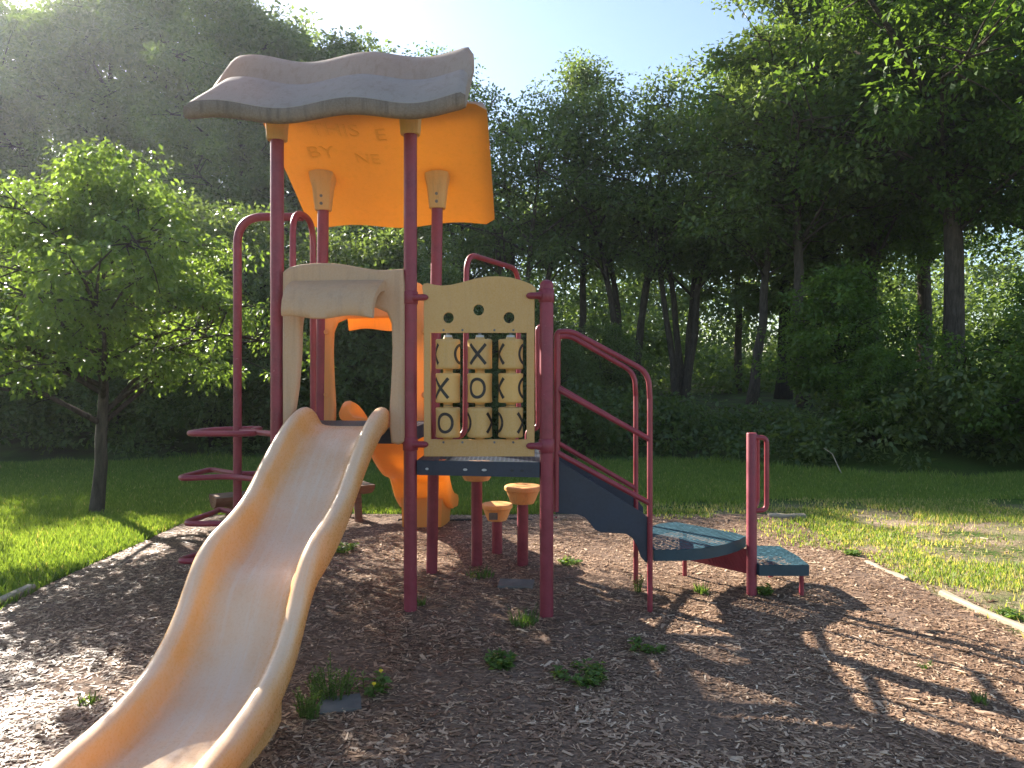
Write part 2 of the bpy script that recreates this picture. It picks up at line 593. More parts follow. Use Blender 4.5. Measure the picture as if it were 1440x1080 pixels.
def plate(outlines, thick, bevel=0.004, smooth_mask=None):
    """flat board cut from 2D outlines (first the edge, then holes) -> verts, faces; x,y in plane, z thickness centred"""
    cu = bpy.data.curves.new('tmp', 'CURVE')
    cu.dimensions = '2D'
    cu.fill_mode = 'BOTH'
    cu.extrude = max(thick / 2 - bevel, 0.0005)
    cu.bevel_depth = bevel
    cu.bevel_resolution = 2
    cu.offset = -bevel
    for ol in outlines:
        sp = cu.splines.new('POLY')
        sp.points.add(len(ol) - 1)
        for q, (x, y) in zip(sp.points, ol):
            q.co = (x, y, 0, 1)
        sp.use_cyclic_u = True
    ob = bpy.data.objects.new('tmp', cu)
    COL.objects.link(ob)
    bpy.context.view_layer.update()
    dg = bpy.context.evaluated_depsgraph_get()
    me = bpy.data.meshes.new_from_object(ob.evaluated_get(dg))
    vs = [v.co.copy() for v in me.vertices]
    fs = [tuple(p.vertices) for p in me.polygons]
    bpy.data.objects.remove(ob)
    bpy.data.curves.remove(cu)
    bpy.data.meshes.remove(me)
    return vs, fs


def up_plane(vs, A, B, off=0.0):
    """(x along A->B, y up, z thickness) -> world on an upright plane"""
    d = Vector((B[0] - A[0], B[1] - A[1], 0)).normalized()
    n = Vector((d.y, -d.x, 0))       # towards the camera side
    return [Vector((A[0], A[1], 0)) + d * v[0] + n * (v[2] + off) + Vector((0, 0, v[1])) for v in vs]


def circle2(cx, cy, r, n=20):
    return [(cx + r * math.cos(2 * PI * k / n), cy + r * math.sin(2 * PI * k / n)) for k in range(n)]


def smooth2(pts, n=5):
    """closed Catmull-Rom through 2D points"""
    out = []
    L = len(pts)
    for i in range(L):
        p0, p1, p2, p3 = (Vector((*pts[(i + k) % L], 0)) for k in (-1, 0, 1, 2))
        for j in range(n):
            t = j / n
            q = 0.5 * ((2 * p1) + (-p0 + p2) * t + (2 * p0 - 5 * p1 + 4 * p2 - p3) * t * t + (-p0 + 3 * p1 - 3 * p2 + p3) * t**3)
            out.append((q.x, q.y))
    return out


def fast_mesh(name, verts, nper, tint, material, face=None):
    """many small faces, nper verts each, as one mesh"""
    verts = np.ascontiguousarray(verts, dtype=np.float32)
    n = len(verts) // nper
    me = bpy.data.meshes.new(name)
    me.vertices.add(n * nper)
    me.vertices.foreach_set('co', verts.reshape(-1))
    me.loops.add(n * nper)
    me.loops.foreach_set('vertex_index', np.arange(n * nper, dtype=np.int32))
    me.polygons.add(n)
    me.polygons.foreach_set('loop_start', np.arange(0, n * nper, nper, dtype=np.int32))
    me.update(calc_edges=True)
    a = me.attributes.new('tint', 'FLOAT', 'POINT')
    a.data.foreach_set('value', np.repeat(tint.astype(np.float32), nper))
    me.materials.append(material)
    return me


def unit(a):
    return a / np.maximum(np.linalg.norm(a, axis=1, keepdims=True), 1e-9)


def leaf_verts(P, D, Nrm, L, Wd):
    """folded diamond leaves"""
    D = unit(D)
    S = unit(np.cross(D, Nrm))
    U = np.cross(S, D)
    mid = P + D * (L * 0.45)[:, None]
    lift = U * (Wd * 0.18)[:, None]
    a = P
    b = mid + S * (Wd * 0.5)[:, None] + lift
    c = P + D * L[:, None] - U * (L * 0.10)[:, None]
    d = mid - S * (Wd * 0.5)[:, None] + lift
    return np.stack([a, b, c, d], axis=1).reshape(-1, 3)


# ------------------------------------------------------------------ ground
def sstep(a, b, x):
    t = np.clip((x - a) / (b - a), 0, 1)
    return t * t * (3 - 2 * t)


def edge_y(x):
    """where the mown lawn ends"""
    return 12.9 - 1.9 * sstep(3.0, 7.0, x) + 0.28 * np.sin(x * 0.9) + 0.20 * np.sin(x * 2.3 + 1) + 0.10 * np.sin(x * 5.1)


def gz(x, y):
    t = y - edge_y(x)
    return 0.62 * sstep(0.0, 3.8, t) + 0.036 * np.maximum(0, t - 2.0) + 0.03 * np.sin(x * 1.3 + y * 0.7) * sstep(0, 4, t)


def vnoise(x, y, s, seed=0.0):
    """cheap smooth 2D noise in 0..1, vectorised"""
    x = x * s + seed * 17.3; y = y * s + seed * 9.1
    xi, yi = np.floor(x), np.floor(y)
    fx, fy = x - xi, y - yi
    fx = fx * fx * (3 - 2 * fx); fy = fy * fy * (3 - 2 * fy)
    def h(a, b):
        v = np.sin(a * 127.1 + b * 311.7 + seed) * 43758.5453
        return v - np.floor(v)
    return (h(xi, yi) * (1 - fx) + h(xi + 1, yi) * fx) * (1 - fy) + (h(xi, yi + 1) * (1 - fx) + h(xi + 1, yi + 1) * fx) * fy


def sheet(name, xs, ys, zf, m, label=None):
    X, Y = np.meshgrid(xs, ys)
    Z = zf(X, Y)
    vs = np.stack([X, Y, Z], -1).reshape(-1, 3)
    nx = len(xs)
    fs = [(j * nx + i, j * nx + i + 1, (j + 1) * nx + i + 1, (j + 1) * nx + i) for j in range(len(ys) - 1) for i in range(nx - 1)]
    me = bpy.data.meshes.new(name)
    me.from_pydata(vs.tolist(), [], fs)
    me.materials.append(m)
    me.shade_smooth()
    o = link(name, me)
    tag(o, label, None, None, 'structure')
    return o


xs = np.concatenate([np.linspace(-140, -26, 20), np.linspace(-25, 25, 126), np.linspace(26, 140, 20)])
ys = np.concatenate([np.linspace(-30, 0, 8), np.linspace(1, 20, 77), np.linspace(21, 60, 40), np.linspace(64, 220, 20)])
sheet('ground', xs, ys, gz, M['lawn'], 'green lawn running back into a rising woodland floor')

MX0, MX1, MY0, MY1 = -3.55, 3.08, -1.5, 8.4


def mulch_z(x, y):
    e = np.minimum(np.minimum(x - MX0, MX1 - x), np.minimum(y - MY0, MY1 - y))
    return 0.006 + sstep(0, 0.5, e) * (0.018 + 0.022 * vnoise(x, y, 1.1, 3) + 0.012 * vnoise(x, y, 3.7, 5))


sheet('mulch_bed', np.linspace(MX0, MX1, 120), np.linspace(MY0, MY1, 170), mulch_z, M['mulch'], 'brown wood mulch bed under the play structure')


def chips():
    n = 150000
    # denser near the camera
    y = 2.2 + (8.4 - 2.2) * RNG.random(n * 2) ** 1.35
    x = RNG.uniform(-4.6, 4.6, n * 2)
    ok = np.abs(x) < y * 0.74 + 0.4
    inside = (x > MX0 + 0.03) & (x < MX1 + 0.02 + 0.25 * vnoise(x, y, 2, 8)) & (y < MY1 - 0.04)
    thin = RNG.random(n * 2) < np.where((x > 1.2) & (y > 7.0), 0.45, 1.0)
    bare = 0.55 * vnoise(x, y, 1.5, 44) + 0.45 * vnoise(x, y, 4.2, 45)
    k = ok & inside & thin & (RNG.random(n * 2) < 0.30 + 0.70 * sstep(0.30, 0.52, bare))
    x, y = x[k][:n], y[k][:n]
    # spill-over onto the worn ground right of the timber
    m2 = 9000
    x2, y2 = RNG.uniform(MX1, 6.2, m2), RNG.uniform(4.0, 8.6, m2)
    k2 = vnoise(x2, y2, 1.6, 12) + 0.35 * np.exp(-(x2 - MX1) * 1.6) > 0.56
    x, y = np.concatenate([x, x2[k2]]), np.concatenate([y, y2[k2]])
    n = len(x)
    z = np.where((x < MX1) & (y < MY1), mulch_z(x, y), gz(x, y)) + RNG.uniform(0.001, 0.009, n)
    a = RNG.uniform(0, 2 * PI, n)
    L = RNG.gamma(2.6, 0.0075, n) + 0.008
    tw = RNG.random(n) < 0.006
    L = np.where(tw, RNG.uniform(0.06, 0.17, n), L)
    Wd = np.where(tw, 0.005, L * RNG.uniform(0.16, 0.42, n))
    D = np.stack([np.cos(a), np.sin(a), RNG.normal(0, 0.09, n)], 1)
    Nn = np.stack([RNG.normal(0, 0.15, n), RNG.normal(0, 0.15, n), np.ones(n)], 1)
    D = unit(D)
    S = unit(np.cross(D, Nn))
    P = np.stack([x, y, z], 1)
    h = (D * (L / 2)[:, None]); w = S * (Wd / 2)[:, None]
    k1 = RNG.uniform(0.5, 1.0, n)[:, None]
    V = np.stack([P - h - w, P + h - w * k1, P + h * 0.94 + w * 0.6, P - h * 0.9 + w * k1], 1).reshape(-1, 3)
    t = np.clip(RNG.beta(1.7, 2.6, n) + 0.22 * (vnoise(x, y, 0.9, 4) - 0.5) + 0.12 * (vnoise(x, y, 3.1, 46) - 0.5), 0, 1)
    me = fast_mesh('wood_chips', V, 4, t, M['chip'])
    tag(link('wood_chips', me), 'loose brown wood chips covering the play area floor', None, None, 'stuff')


chips()


def grass():
    n = 420000
    y = 4.2 + (13.6 - 4.2) * RNG.random(n) ** 0.85
    x = RNG.uniform(-1, 1, n) * (y * 0.74 + 0.5)
    e = edge_y(x)
    lawn = ((x < MX0 - 0.02 + 0.18 * (vnoise(x, y, 1.7, 2) - 0.3)) | (y > MY1 + 0.25 * (vnoise(x, y, 1.5, 6) - 0.6))) & (x < 40)
    right = (x > MX1 + 0.03) & (y <= MY1 + 1.0)
    patch = 0.6 * vnoise(x, y, 1.3, 12) + 0.4 * vnoise(x, y, 3.4, 13)
    pr = np.where(right | ((x > 1.2) & (y < 9.2)), sstep(0.42, 0.70, patch) * 0.85 + 0.05, 1.0)
    # thin growth inside the mulch at the far right corner
    pr = np.where((x <= MX1) & (y <= MY1) & (x > 1.6) & (y > 6.6), 0.25 * sstep(0.45, 0.7, patch) , pr)
    lawn = lawn | right | ((x > 1.6) & (y > 6.6))
    k = lawn & (y < e + 0.3) & (RNG.random(n) < pr)
    x, y, patch = x[k], y[k], patch[k]
    rt = right[k] | ((x > 1.4) & (y < 9.0))
    n = len(x)
    z = np.where((x < MX1) & (x > MX0) & (y < MY1), mulch_z(x, y), gz(x, y))
    a = RNG.uniform(0, 2 * PI, n)
    H = RNG.uniform(0.025, 0.065, n) * (0.7 + 0.6 * vnoise(x, y, 0.8, 21)) * np.where(rt, 0.8, 1.0) * (1 + 2.6 * sstep(-0.7, 0.2, y - edge_y(x)) * vnoise(x, y, 1.3, 61))
    Wd = RNG.uniform(0.004, 0.008, n) * (0.6 + y * 0.08)
    lean = RNG.uniform(0.1, 0.8, n) * H
    S = np.stack([np.cos(a), np.sin(a), np.zeros(n)], 1) * Wd[:, None]
    b = RNG.uniform(0, 2 * PI, n)
    tip = np.stack([x + np.cos(b) * lean, y + np.sin(b) * lean, z + H], 1)
    P = np.stack([x, y, z - 0.004], 1)
    V = np.stack([P - S, P + S, tip], 1).reshape(-1, 3)
    t = np.clip(RNG.uniform(0.05, 0.72, n) + 0.25 * (vnoise(x, y, 0.6, 30) - 0.4), 0, 0.86)
    dry = RNG.random(n) < np.where(rt, 0.62 - 0.35 * sstep(0.5, 0.7, patch), 0.03)
    t = np.where(dry, RNG.uniform(0.86, 1.0, n), t)
    me = fast_mesh('grass', V, 3, t, M['blade'])
    tag(link('grass', me), 'short mown green grass of the lawn, dry and patchy at right', None, None, 'stuff')


grass()

# ------------------------------------------------------------------ the play structure
FL, FR, RL, RR, P3, P4 = (-1.600, 4.99), (-0.680, 4.90), (-1.550, 5.88), (-0.637, 5.81), (0.225, 4.77), (0.272, 5.68)
ROOT = empty('playground_set', (-0.68, 5.35, 0), 'red, tan and orange playground set with wavy roof, two slides and stairs on the mulch', 'playground set')
DA, DB = 1.245, 1.045            # deck heights
PR = 0.0445


def post(xy, z1, lean=0.0, cap=False):
    mb = MB()
    x, y = xy
    pts = [(x, y, -0.15), (x, y, 0.0), (x + lean * 0.5, y, z1 * 0.5), (x + lean, y, z1)]
    rs = [PR] * 4
    if cap:
        for k in range(1, 6):
            a = k / 5 * PI / 2
            pts.append((x + lean, y, z1 + PR * 0.9 * math.sin(a)))
            rs.append(max(PR * math.cos(a), 0.002))
    mb.tube(pts, rs, 20)
    mb.build('post', M['red'], ROOT, sharp=50)


post(FL, 3.30)
post(FR, 3.34)
post(RL, 3.00, 0.035)
post(RR, 3.00, 0.045)
post(P3, 2.19, 0, True)
post(P4, 2.15, 0, True)


# --- roof
def roof():
    xc = -1.185
    def U(u, x_off=0.0):
        return None
    # front slope: two overlapping wavy rows.  across = u 0..1, cross-section in (back, up)
    nU = 56
    XL, XR = -2.075, -0.285
    Ye, Ze = 4.60, 3.295
    def wave(u):
        return 0.032 * math.cos(2 * PI * (u - 0.07) / 0.5) + 0.012 * math.cos(2 * PI * (u - 0.1) / 1.0)
    # (back, up, left flare, wave share, material)
    sec = [(0.66, 0.45, 0.0, 1, 0), (0.62, 0.525, 0.0, 1, 0), (0.56, 0.55, 0.0, 1, 0), (0.50, 0.535, 0.01, 1, 0), (0.44, 0.475, 0.03, 1, 0),
           (0.395, 0.39, 0.06, 1, 0), (0.365, 0.31, 0.09, 1, 0), (0.345, 0.255, 0.10, 1, 0), (0.325, 0.235, 0.09, 1, 0),
           (0.305, 0.262, -0.01, 1, 0), (0.28, 0.282, -0.03, 1, 0), (0.245, 0.276, -0.02, 1, 0), (0.17, 0.205, 0.02, 1, 0), (0.10, 0.138, 0.06, 1, 0), (0.045, 0.085, 0.10, 1, 0),
           (0.008, 0.044, 0.13, 1, 0), (-0.006, 0.030, 0.135, 1, 1), (-0.004, -0.036, 0.135, 0.9, 1), (0.006, -0.056, 0.13, 0.85, 1), (0.03, -0.064, 0.11, 0.8, 1),
           (0.10, -0.01, 0.08, 0.8, 2), (0.30, 0.15, 0.05, 0.8, 2), (0.52, 0.345, 0.02, 0.8, 2), (0.64, 0.41, 0.0, 0.8, 2)]
    mb = MB()
    rows = []
    for i in range(nU + 1):
        t = i / nU
        # rounded ends
        e = min(t, 1 - t) * 1.79
        rnd = math.sqrt(max(0.0, 1 - (1 - min(1, e / 0.06)) ** 2))
        row = []
        cb, cu_ = 0.30, 0.22
        for back, up, fl, ws, mi in sec:
            x = XL + 0.10 + t * (XR - XL - 0.10)
            x -= fl * (1 - t) ** 3 * 1.0
            x += 0.02 * t ** 4 * (1 if up > 0.3 else 0)
            u = t
            thick_mid = (back * 0.85 - 0.03)
            zz = up
            if rnd < 1:       # pinch thickness towards the underside line at the ends
                under = 0.76 * back - 0.065
                zz = under + (up - under) * (0.72 + 0.28 * rnd)
            row.append(Vector((x, Ye + back - 0.115 * (x - xc), Ze + zz + wave(u) * ws)))
        rows.append(row)
    n = len(sec)
    base = len(mb.v)
    mb.v += [tuple(p) for r in rows for p in r]
    for i in range(nU):
        for k in range(n):
            k2 = (k + 1) % n
            mb.f.append((base + i * n + k, base + i * n + k2, base + (i + 1) * n + k2, base + (i + 1) * n + k))
            mb.m.append(sec[k][4] if k2 else 0)
    mb.f.append(tuple(base + k for k in range(n)))
    mb.m.append(0)
    mb.f.append(tuple(base + nU * n + k for k in reversed(range(n))))
    mb.m.append(0)
    r = mb.build('roof', [M['roof_top'], M['roof_lip'], M['roof_under']], ROOT, sharp=60)

    # rear slope: slab with rounded corners, orange beneath, weathered on top
    mb = MB()
    nV = 22
    T, B = [], []
    Ytop, Ztop, Ybot, Zbot = 5.13, 3.47, 6.38, 2.90
    for j in range(nV + 1):
        v = j / nV
        # width narrows at the rounded corners
        rc = 0.075
        ln = 1.36
        ev = min(v, 1 - v) * ln
        ins = rc - math.sqrt(max(0, rc * rc - (rc - min(ev, rc)) ** 2))
        tr, br = [], []
        for i in range(nU + 1):
            t = i / nU
            xl = (-1.80 + 0.03 * v) + ins
            xr = (-0.175 + 0.03 * v) - ins
            x = xl + (xr - xl) * t
            y = Ytop + (Ybot - Ytop) * v - 0.115 * (x - xc)
            z = Ztop + (Zbot - Ztop) * v + 0.018 * math.cos(2 * PI * (t - 0.2) / 0.62) + 0.02 * math.sin(v * PI)
            eu = min(t, 1 - t) * 1.6
            edge = min(1, min(eu, ev) / 0.03)
            th = 0.012 + 0.05 * math.sqrt(max(0, 1 - (1 - edge) ** 2))
            br.append(Vector((x, y, z)))
            tr.append(Vector((x, y + th * 0.4, z + th)))
        T.append(tr); B.append(br)
    mb.grid(T, 0)
    mb.grid(B, 1, flip=True)
    # close the rim
    rim_t = T[0] + [r_[-1] for r_ in T[1:]] + T[-1][::-1][1:] + [r_[0] for r_ in T[::-1][1:-1]]
    rim_b = B[0] + [r_[-1] for r_ in B[1:]] + B[-1][::-1][1:] + [r_[0] for r_ in B[::-1][1:-1]]
    L = len(rim_t)
    mb.add(rim_t + rim_b, [(k, (k + 1) % L, L + (k + 1) % L, L + k) for k in range(L)], 2)
    pan = mb.build('roof_panel', [M['roof_top'], M['roof_under'], M['hood']], r, sharp=60)

    # ridge cap joining both slopes
    mb = MB()
    rows = []
    for i in range(nU + 1):
        t = i / nU
        x = -1.98 + t * 1.66
        rows.append([Vector((x, Ye + b_ - 0.115 * (x - xc), Ze + u_ + wave(t))) for b_, u_ in ((0.60, 0.48), (0.66, 0.46), (0.74, 0.39), (0.80, 0.32), (0.78, 0.25), (0.66, 0.23), (0.56, 0.29))])
    mb.grid(rows, 0, close_v=True)
    mb.f.append(tuple(range(7))); mb.m.append(0)
    o = nU * 7
    mb.f.append(tuple(o + k for k in range(7))); mb.m.append(0)
    mb.build('ridge_cap', M['roof_top'], r, sharp=60)

    # tapering sockets that take the post heads, with their bolts
    def socket(x, y, zb, zt, r0, r1, bolts, dy=0.0):
        mb = MB()
        prof = [(r0 * 0.93, 0), (r0, 0.006), (r0 * 1.02, 0.03), (r0 + (r1 - r0) * 0.35, (zt - zb) * 0.55), (r1, zt - zb)]
        seg = 24
        vs, fs = [], []
        for rr, z in prof:
            for k in range(seg):
                a = 2 * PI * k / seg
                ca, sa = math.cos(a), math.sin(a)
                q = 1.0 / max(abs(ca), abs(sa)) ** 0.45
                vs.append((x + rr * ca * q * 0.95, y + rr * sa * q * 0.85 + dy * z, zb + z))
        for i in range(len(prof) - 1):
            for k in range(seg):
                k2 = (k + 1) % seg
                fs.append((i * seg + k, i * seg + k2, (i + 1) * seg + k2, (i + 1) * seg + k))
        fs.append(tuple(range(seg)))
        mb.add(vs, fs, 0)
        if bolts:
            for dz in (0.045, 0.105):
                mb.tube([(x, y - r0 * 0.80, zb + dz), (x, y - r0 * 1.02, zb + dz)], 0.012, 10, mi=1)
        mb.build('post_socket', [M['bracket'], M['steel']], r, sharp=45)
    socket(FL[0], FL[1], 3.205, 3.50, 0.070, 0.105, False)
    socket(FR[0], FR[1], 3.215, 3.52, 0.070, 0.105, False)
    socket(RL[0] + 0.035, RL[1], 2.925, 3.24, 0.070, 0.125, True)
    socket(RR[0] + 0.045, RR[1], 2.925, 3.24, 0.070, 0.125, True)

    # faint scrawled words on the underside
    def scrawl(txt, px, py, size, yq):
        cu = bpy.data.curves.new('tmp', 'FONT')
        cu.body = txt
        cu.size = size
        cu.extrude = 0.001
        ob = bpy.data.objects.new('tmp', cu)
        COL.objects.link(ob)
        bpy.context.view_layer.update()
        me = bpy.data.meshes.new_from_object(ob.evaluated_get(bpy.context.evaluated_depsgraph_get()))
        c = at(px, py, yq)
        ex = Vector((1, -0.115, 0.01)).normalized()
        ey = Vector((0, -(Ybot - Ytop), Ztop - Zbot)).normalized()
        vs = []
        for v in me.vertices:
            p = c + ex * v.co.x + ey * v.co.y
            vn = (p.y + 0.115 * (p.x - xc) - Ytop) / (Ybot - Ytop)
            tt = (p.x + 1.80 - 0.03 * vn) / 1.625
            z = Ztop + (Zbot - Ztop) * vn + 0.018 * math.cos(2 * PI * (tt - 0.2) / 0.62) + 0.02 * math.sin(vn * PI)
            vs.append(Vector((p.x, p.y, z - 0.0025 + v.co.z)))
        fs = [tuple(p.vertices) for p in me.polygons]
        bpy.data.objects.remove(ob); bpy.data.meshes.remove(me)
        mb = MB(); mb.add(vs, fs)
        return mb
    for t_, px, py, s_, yq in (('THIS', 436, 200, 0.19, 5.42), ('E', 528, 196, 0.19, 5.40), ('BY', 434, 234, 0.19, 5.66), ('NE', 500, 240, 0.16, 5.66)):
        scrawl(t_, px, py, s_, yq).build('scrawled_word', M['scrawl'], r)


roof()


# --- decks
def deck(quad, z, name, th=0.10, slots=True):
    mb = MB()
    q = [Vector((*p, z)) for p in quad]
    mb.add(q, [(0, 1, 2, 3)], 1)
    c = sum(q, Vector()) / 4
    outer, inner = q, [p + (c - p).normalized() * 0.035 for p in q]
    d = Vector((0, 0, -th)); e = Vector((0, 0, -0.003))
    vs = [p + e for p in outer] + [p + d for p in outer] + [p + e for p in inner] + [p + d for p in inner]
    fs = []
    for k in range(4):
        k2 = (k + 1) % 4
        fs += [(k, k2, 4 + k2, 4 + k), (8 + k2, 8 + k, 12 + k, 12 + k2), (4 + k, 4 + k2, 12 + k2, 12 + k), (k2, k, 8 + k, 8 + k2)]
    mb.add(vs, fs, 0)
    if slots:
        a, b = q[0], q[1]
        dr = (b - a).normalized(); nn = Vector((dr.y, -dr.x, 0))
        for s_, w_, mi in ((0.085, 0.022, 2), (0.40, 0.03, 2), (0.555, 0.034, 2), (0.78, 0.026, 3), (0.86, 0.026, 3)):
            p = a + dr * s_ * (b - a).length + Vector((0, 0, -0.058))
            pts = [p + dr * (w_ * 0.5 * math.cos(t)) + Vector((0, 0, 0.008 * math.sin(t))) for t in np.linspace(0, 2 * PI, 14)[:-1]]
            mb.add([x + nn * 0.002 for x in pts], [tuple(range(13))], mi)
    return mb.build(name, [M['navy'], M['navy_perf'], M['spacer'], M['black_edge']], ROOT)


def lerp2(a, b, t):
    return (a[0] + (b[0] - a[0]) * t, a[1] + (b[1] - a[1]) * t)


deck([(FL[0] + 0.01, FL[1] + 0.03), (FR[0] - 0.01, FR[1] + 0.03), (RR[0] - 0.01, RR[1] - 0.03), (RL[0] + 0.01, RL[1] - 0.03)], DA, 'deck', slots=False)
deck([(FR[0] + 0.048, FR[1] - 0.035), (P3[0] - 0.046, P3[1] - 0.025), (P4[0] - 0.046, P4[1] - 0.04), (RR[0] + 0.048, RR[1] - 0.04)], DB, 'deck')


# --- slides
RIM = ([-0.05, 0.0, 0.06, 0.16, 0.34, 0.55, 0.72, 0.92, 1.10, 1.24, 1.36, 1.45, 1.53, 1.61, 1.71, 1.83, 2.0, 2.2, 2.45, 2.68],
       [1.33, 1.375, 1.395, 1.385, 1.33, 1.22, 1.107, 0.968, 0.892, 0.850, 0.812, 0.755, 0.670, 0.570, 0.475, 0.400, 0.340, 0.305, 0.285, 0.25])
DEP = ([-0.05, 0.0, 0.16, 0.5, 0.9, 1.2, 1.5, 1.9, 2.2, 2.68], [0.07, 0.115, 0.15, 0.175, 0.165, 0.185, 0.17, 0.15, 0.125, 0.07])


def slide(origin, direc, material, name, end=2.68):
    o = Vector((*origin, 0))
    d = Vector((*direc, 0)).normalized()
    s = Vector((d.y, -d.x, 0))          # across
    half = [(0.0, -1.0, 0.95), (0.06, -1.0, 0.92), (0.12, -0.985, 0.8), (0.165, -0.93, 0.5), (0.19, -0.78, 0.2), (0.205, -0.5, 0.1), (0.217, -0.22, 0.15),
            (0.232, -0.06, 0.65), (0.255, 0.0, 0.95), (0.28, -0.03, 0.8), (0.297, -0.15, 0.35), (0.303, -0.38, 0.15), (0.300, -0.75, 0.05), (0.292, -1.05, 0.0),
            (0.27, -1.28, 0.0), (0.2, -1.33, 0.0), (0.1, -1.33, 0.0)]
    prof = half[::-1][:-1] + half if False else [(-a, b, w) for a, b, w in half[:0:-1]] + half
    rows, wear = [], []
    n = 74
    for i in range(n + 1):
        x = -0.05 + (end + 0.05) * i / n
        z, dp = spline(*RIM, x), spline(*DEP, x)
        sc = 1.0
        if x < 0.02: sc = 0.98
        row = []
        for a, b, w in prof:
            # the walls thin out to a rounded lip at the exit
            bb = b
            if x > end - 0.28 and b < -1.0:
                bb = -1.0 + (b + 1.0) * max(0.05, 1 - (x - end + 0.28) / 0.3)
            row.append(o + d * x + s * a * sc + Vector((0, 0, z + bb * dp)))
            wear.append(w)
        rows.append(row)
    mb = MB()
    mb.grid(rows, 0, close_v=True)
    L = len(prof)
    mb.f.append(tuple(range(L))); mb.m.append(0)
    mb.f.append(tuple(n * L + k for k in range(L))); mb.m.append(0)
    nv = len(mb.v)
    # hollow pedestal under the run-out
    ped = []
    for x, zt_off in ((1.62, 0.0), (1.80, 0.0), (min(2.05, end - 0.2), 0.0), (min(2.34, end - 0.10), 0.0)):
        z, dp = spline(*RIM, x), spline(*DEP, x)
        top = z - 1.2 * dp
        w = 0.235 if 1.7 < x < 2.2 else 0.215
        ped.append([o + d * x + s * a + Vector((0, 0, zz)) for a, zz in ((-w, top), (-w * 0.96, top * 0.5), (-w * 0.93, -0.03), (w * 0.93, -0.03), (w * 0.96, top * 0.5), (w, top))])
    mb.grid(ped, 0, close_v=True)
    o2 = nv
    mb.f.append(tuple(o2 + k for k in range(6))); mb.m.append(0)
    o3 = nv + 3 * 6
    mb.f.append(tuple(o3 + k for k in range(6))); mb.m.append(0)
    wear += [0.0] * 24
    return mb.build(name, material, ROOT, sharp=70, attr={'wear': wear})


tag(slide((-1.118, 4.95), (-0.080, -1.0), M['slide'], 'slide'), 'bleached peach wavy slide running down towards the viewer')
tag(slide((-1.085, 5.88), (0.1, 1.0), M['slide_back'], 'slide', 2.08), 'bright orange slide running down behind the tower')


# --- entry hoods (arched panel with a curved awning)
def hood(A, B, material, flip=False):
    def q(px, py):
        return on_plane(px, py, FL, FR)
    top = [(401, 384), (409, 377), (425, 373), (445, 371), (470, 371), (492, 374), (515, 378.5), (540, 381), (558, 380), (569, 379)]
    right_in = [(552, 622), (549.6, 600), (549.6, 577), (551.8, 540), (553.7, 492), (552.5, 456), (546, 440), (530, 433)]
    left_in = [(440, 433), (428, 440), (425.5, 460), (424.5, 500), (421, 545), (415, 585), (411, 612)]
    px = top + [(571, 400), (571, 620), (562, 625)] + right_in + left_in + [(406, 616), (401, 610), (400.5, 500)]
    ol = [q(*p) for p in px]
    vs, fs = plate([ol], 0.075, 0.018)
    mb = MB()
    L = math.hypot(B[0] - A[0], B[1] - A[1])
    k = L / math.hypot(FR[0] - FL[0], FR[1] - FL[1])
    mb.add(up_plane([(v.x * k, v.y, v.z) for v in vs], A, B, 0.012), fs)
    h = mb.build('entry_panel', material, ROOT, sharp=50)
    # awning: rolls out and down
    d = Vector((B[0] - A[0], B[1] - A[1], 0)).normalized()
    nrm = Vector((d.y, -d.x, 0))
    mb = MB()
    s0, s1 = 0.13, 0.765
    z1, z0 = 2.235, 1.985
    rows = []
    path = [(0.0, z1 + 0.01), (0.055, z1 - 0.012), (0.11, z1 - 0.045), (0.155, z1 - 0.092), (0.185, z1 - 0.15), (0.197, z1 - 0.205), (0.195, z0 + 0.004), (0.183, z0 - 0.004), (0.172, z0 + 0.006), (0.165, z0 + 0.07), (0.14, z0 + 0.13), (0.09, z0 + 0.17), (0.0, z0 + 0.185)]
    for i in range(25):
        t = i / 24
        row = []
        for k, (ou, z) in enumerate(path):
            sx = s0 + (s1 - s0) * t
            ripple = 0.012 * math.cos(2 * PI * (t * 1.5 - 0.1)) * (ou / 0.2)
            sx -= 0.05 * (1 - t) ** 2 * (1 - ou / 0.22) * 0
            sx += -0.035 * t ** 8 * (ou / 0.2) ** 2
            row.append(Vector((A[0], A[1], 0)) + d * sx + nrm * (0.045 + ou) + Vector((0, 0, z + ripple)))
        rows.append(row)
    mb.grid(rows, 0, close_v=True)
    m_ = len(path)
    mb.f.append(tuple(range(m_))); mb.m.append(0)
    mb.f.append(tuple(24 * m_ + k for k in range(m_))); mb.m.append(0)
    mb.build('awning', material, h, sharp=55)
    # bolts on the uprights
    for sx in (0.055, L - 0.07):
        for z in (1.45, 1.95):
            mb = MB()
            p = Vector((A[0], A[1], z)) + d * sx
            mb.tube([p - nrm * 0.02, p - nrm * 0.036], [0.026, 0.018], 12)
            mb.build('bolt_boss', material, h)


hood(FL, FR, M['hood'])
hood(RR, RL, M['hood_back'])


